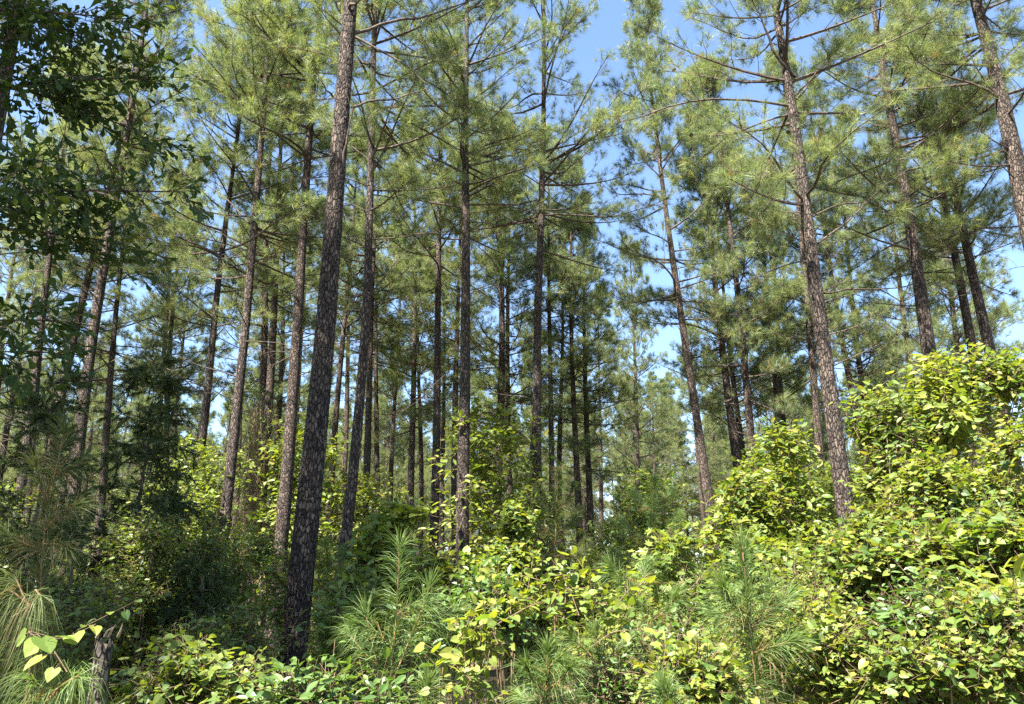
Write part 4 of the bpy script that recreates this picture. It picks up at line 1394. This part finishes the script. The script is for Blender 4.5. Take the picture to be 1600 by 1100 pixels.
# ------------------------------------------------------------------ dark cedars at left
def cedar(label, bpx, Y, H, Rb, z0, seed, nb=60, tone=(0.1, 1.0)):
    rng = np.random.default_rng(seed)
    base = np.array(base_of(bpx, Y))
    t = thing('cedar_tree', label, 'tree', base, 'dark cedars under the pines at left')
    zz = np.linspace(-0.1, H, 12)
    P = np.stack([0.05 * np.sin(zz * 1.3 + seed), 0.05 * np.sin(zz * 1.1), zz], 1)
    mb = MB()
    mb.add(*tubes(P[None], (0.05 * np.clip(1 - zz / H, 0.08, 1))[None], 8))
    mb.build('trunk', M['grey_bark'], t, True)
    z = z0 + (H - z0) * rng.random(nb) ** 1.1
    az = rng.random(nb) * 6.283
    L = Rb * (1.05 - (z - z0) / (H - z0)) ** 0.7 * rng.uniform(0.5, 1.15, nb) + 0.1
    base3 = np.stack([0 * z, 0 * z, z], 1)
    BP = branch_set(base3, az, np.radians(rng.normal(12, 14, nb)), L, rng.normal(-0.1, 0.12, nb), rng)
    bm, nm = MB(), MB()
    bm.add(*tubes(BP, (0.004 + 0.006 * L)[:, None] * np.linspace(1, 0.3, 7)[None], 4))
    # sprays: short flattened fans of scale shoots along the branches
    k = 11
    s = rng.uniform(0.2, 1, (nb, k))
    x = s * 6
    i0 = np.clip(x.astype(int), 0, 5)
    bi = np.arange(nb)[:, None]
    p0 = (BP[bi, i0] + (BP[bi, i0 + 1] - BP[bi, i0]) * (x - i0)[..., None]).reshape(-1, 3)
    tg = norm(BP[bi, i0 + 1] - BP[bi, i0]).reshape(-1, 3)
    d = norm(tg * 0.6 + rng.normal(0, 0.6, tg.shape) + [0, 0, -0.1])
    ln = rng.uniform(0.10, 0.26, len(p0))
    bm.add(*tubes(np.stack([p0, p0 + d * ln[:, None] * 0.5, p0 + d * ln[:, None]], 1), np.full((len(p0), 3), 0.002), 3))
    for f in (0.35, 0.65, 1.0):
        needles(nm, p0 + d * (ln * f)[:, None], d, 16, 0.075, 0.011, rng, (0.15, 1.0), 0.05, tint=np.clip(rng.normal(0.55, 0.25, len(p0)), *tone), droop=0.2)
    bm.build('limbs', M['grey_bark'], t)
    nm.build('crown', M['cedar'], t)


cedar('tall dark cedar at left with ragged drooping sprays before the pale trunk', 195, 9.0, 4.3, 1.0, 1.0, 701, 70)
cedar('dark cedar at the left edge with yellowish dead tips', 30, 8.5, 4.0, 0.8, 1.8, 702, 50, (0.0, 1.0))
cedar('low black-green cedar just left of the shaded leaning pine', 310, 8.6, 2.0, 0.55, 0.15, 703, 50)
cedar('slim dark cedar left of the reddish sunlit trunk', 240, 10.5, 2.9, 0.9, 0.8, 704, 50)
cedar('shaded cedar low at far left behind the upright pine shoot', 110, 7.5, 2.3, 0.6, 0.4, 705, 32, (0.02, 1.0))


# ------------------------------------------------------------------ dead vines on the close pair, stump
def dead_vines():
    rng = np.random.default_rng(801)
    Y = 20.0
    base = np.array(base_of(392, Y))
    t = thing('dead_vine', 'tangle of brown dead vines hanging on the close pair of trunks', 'vine', base)
    mb = MB()
    st = []
    for i in range(230):
        px, py = rng.normal(399, 11), rng.uniform(620, 830)
        L = rng.uniform(0.5, 2.2)
        p0 = at(px, py, Y + rng.normal(0, 0.2))
        q = np.array([p0 + np.array([rng.normal(0, 0.10) * s_ * 2, rng.normal(0, 0.1) * s_, -L * s_]) for s_ in np.linspace(0, 1, 5)])
        st.append(smooth_path(q, 9) - base)
    mb.add(*tubes(np.array(st), 0.011 * np.linspace(1, 0.5, 9)[None] * np.ones((len(st), 1)), 3))
    mb.build('stems', M['dead'], t)
    n = 420
    pos = np.array([at(rng.normal(402, 14), rng.uniform(600, 840), Y - 0.15 + rng.normal(0, 0.2)) for _ in range(n)]) - base
    X, Yx, Z = leaf_frames(rng, pos, norm(rng.normal(size=(n, 3)) + [0, 0, -0.5]), norm(rng.normal(size=(n, 3)) * 0.6 + [0, -0.4, 0.7]))
    lb = MB()
    add_leaves(lb, 'small', pos, X, Yx, Z, np.full(n, 0.10), rng)
    lb.build('foliage', M['small_leaf'], t)


dead_vines()


def stump():
    rng = np.random.default_rng(811)
    Y = 4.3
    a, b = at(152, 1100, Y), at(163, 996, Y)
    gz = float(ground_z(a[0], Y))
    base = np.array([a[0] - 0.03, Y, gz])
    t = thing('broken_stump', 'broken leaning stump with jagged top at the bottom left', 'stump', base)
    path = smooth_path(np.array([base + [0, 0, -0.08], a, b + [0, 0, 0.06]]), 10)
    rad = np.linspace(0.062, 0.040, 10)
    mb = bark_trunk(path - base, rad, rng, 40, 0.012, 0.012, (0.03, 0.09))
    V = mb.v[0].copy()
    top = V[:, 2].max()
    ang = np.arctan2(V[:, 1] - (b - base)[1], V[:, 0] - (b - base)[0])
    cut = top - 0.05 - 0.06 * np.abs(np.sin(ang * 2.5 + 1)) - 0.03 * np.sin(ang * 7)
    V[:, 2] = np.minimum(V[:, 2], cut)
    mb.v[0] = V
    mb.build('trunk', M['stump'], t, True)
    core = MB()
    k = 20
    aa = np.arange(k) * 2 * math.pi / k
    zc = top - 0.12
    c = (b - base)
    ring = np.stack([c[0] + 0.035 * np.cos(aa), c[1] + 0.035 * np.sin(aa), np.full(k, zc) + 0.02 * np.sin(aa * 3)], 1)
    core.add(np.concatenate([ring, [[c[0], c[1], zc + 0.03]]]), [[i, (i + 1) % k, k] for i in range(k)])
    core.build('splintered_top', M['dead'], t)
    for i in range(4):
        p0 = c + np.array([rng.normal(0, 0.025), rng.normal(0, 0.03), 0.0])
        q = np.array([p0, p0 + [0.008, 0, 0.03], p0 + [0.02 + rng.normal(0, 0.012), rng.normal(0, 0.01), 0.05 + rng.random() * 0.03]])
        sp = MB()
        sp.add(*tubes(q[None], np.array([[0.010, 0.006, 0.001]]), 4))
        sp.build('splinter', M['dead'], t)


stump()

# ------------------------------------------------------------------ understory copies further back
G_UND = 'understory bushes between the pine rows'
protoU = []
for k, (kind, mat, size, nt_, bl) in enumerate([
        ('small', 'small_leaf', 0.085, 520, [((0, 0, 0.8), (0.9, 0.9, 0.7), 1), ((0.5, 0.2, 1.3), (0.5, 0.5, 0.5), 0.5)]),
        ('small', 'vine_leaf', 0.10, 520, [((0, 0, 0.7), (1.0, 0.9, 0.6), 1), ((-0.5, 0, 1.2), (0.5, 0.5, 0.5), 0.4)]),
        ('small', 'small_leaf', 0.11, 700, [((0, 0, 2.0), (0.9, 0.9, 0.9), 1), ((0.3, 0.1, 3.1), (0.6, 0.6, 0.7), 0.6), ((-0.5, 0, 1.2), (0.6, 0.6, 0.5), 0.4)]),
        ('small', 'vine_leaf', 0.12, 760, [((0, 0, 2.2), (1.1, 1.0, 0.8), 1), ((-0.3, 0.1, 3.4), (0.8, 0.8, 0.8), 0.8), ((0.6, 0, 1.3), (0.6, 0.6, 0.6), 0.4)]),
]):
    protoU.append(shrub('understory_bush' if k < 2 else 'young_hardwood', 'proto', 'shrub' if k < 2 else 'young tree', G_UND, (0, 0, 0), bl, nt_, kind, mat, size, 900 + k,
                        nstem=6 if k < 2 else 4, stem_r=0.012 if k < 2 else 0.022, hull=0.35))
usedU = set()
rng = np.random.default_rng(99)
spots = []
for i in range(230):
    Y = 8.5 + 62 * rng.random() ** 1.5
    x = rng.uniform(-0.85, 0.85) * Y
    tall = Y > 15 and rng.random() < 0.42
    spots.append((x, Y, tall))
for x, Y, tall in spots:
    if any(math.hypot(x - a, Y - b) < 0.8 for a, b in PLACED):
        continue
    px, py, f = project([x, Y, 1.0])
    if Y < 12.5 and 400 < px < 560:
        continue
    if Y < 17 and 650 < px < 940:
        continue
    k = (2 if rng.random() < 0.5 else 3) if tall else (0 if rng.random() < 0.5 else 1)
    s = rng.uniform(0.7, 1.25) if not tall else rng.uniform(0.8, 1.5)
    if tall and 900 < px < 1080:
        s *= 0.7
    ga, gb = gap_label(float(px))
    dist = 'nearby' if Y < 16 else ('mid-distance' if Y < 35 else 'distant')
    lab = '%s %s' % (dist, 'leafy young hardwood' if tall else 'low green bush')
    root = protoU[k]
    loc = (x, Y, float(ground_z(x, Y)))
    grp = 'young hardwoods under the pines' if tall else 'low bushes between the pine rows'
    if k not in usedU:
        usedU.add(k)
        root.location = loc
        root.rotation_euler = (0, 0, rng.random() * 6.28)
        root.scale = (s, s, s)
        root['group'] = grp
        uo = root
    else:
        uo = copy_tree(root, loc, rng.random() * 6.28, s, lab, grp)
    BINS.setdefault((lab, ga, gb), []).append((float(px), uo))
ordinal_labels()

# ------------------------------------------------------------------ the far wood that closes the view
rng = np.random.default_rng(515)
fm = MB()
n = 24000
yw = rng.uniform(100, 128, n)
xw = rng.uniform(-1.0, 1.0, n) * yw
zw = ground_z(xw, yw) + 20.0 * rng.random(n) ** 1.25 * (0.75 + 0.25 * np.sin(xw * 0.35) * np.sin(xw * 0.11 + 1))
pos = np.stack([xw, yw, zw], 1)
needles(fm, pos, norm(rng.normal(size=(n, 3)) + [0, 0, 0.8]), 12, 1.0, 0.20, rng, (0.2, 1.3), 0.3, tint=np.clip(rng.normal(0.5, 0.2, n), 0.1, 1))
o = fm.build('far_wood', M['needle'])
o['kind'] = 'stuff'
o['label'] = 'far-off wood closing the view behind the pine rows'

# ------------------------------------------------------------------ ground cover: small herbs, grass blades, fallen needles
rng = np.random.default_rng(55)
gm = MB()
n = 26000
Yg = 2.6 + 30 * rng.random(n) ** 2.0
xg = rng.uniform(-0.9, 0.9, n) * (Yg + 0.5)
zg = ground_z(xg, Yg) + rng.random(n) ** 1.6 * (0.42 + 0.012 * Yg)
pos = np.stack([xg, Yg, zg], 1)
X, Yx, Z = leaf_frames(rng, pos, norm(rng.normal(size=(n, 3)) * [1, 1, 0.4]), norm(rng.normal(size=(n, 3)) * 0.4 + [0, 0, 1]))
add_leaves(gm, 'small', pos, X, Yx, Z, (0.045 + 0.0025 * Yg) * rng.uniform(0.6, 1.4, n), rng)
o = gm.build('ground_cover', M['small_leaf'])
o['kind'] = 'stuff'
o['label'] = 'low herbs and seedlings covering the forest floor'
gm = MB()
n = 9000
Yg = 2.6 + 26 * rng.random(n) ** 1.8
xg = rng.uniform(-0.9, 0.9, n) * (Yg + 0.5)
pos = np.stack([xg, Yg, ground_z(xg, Yg)], 1)
needles(gm, pos, np.tile(np.array([[0, 0, 1.0]]), (n, 1)), 6, 0.36, 0.006, rng, (0.05, 0.6), 0.0, tint=rng.uniform(0.02, 1, n), droop=0.05, seg=2)
o = gm.build('grass', M['young_needle'])
o['kind'] = 'stuff'
o['label'] = 'thin grass blades between the bushes'
tri = sum(len(me.loop_triangles) if len(me.loop_triangles) else sum(1 for _ in ()) for me in bpy.data.meshes)
print('meshes', len(bpy.data.meshes), 'polys', sum(len(me.polygons) for me in bpy.data.meshes), 'objects', len(bpy.data.objects))
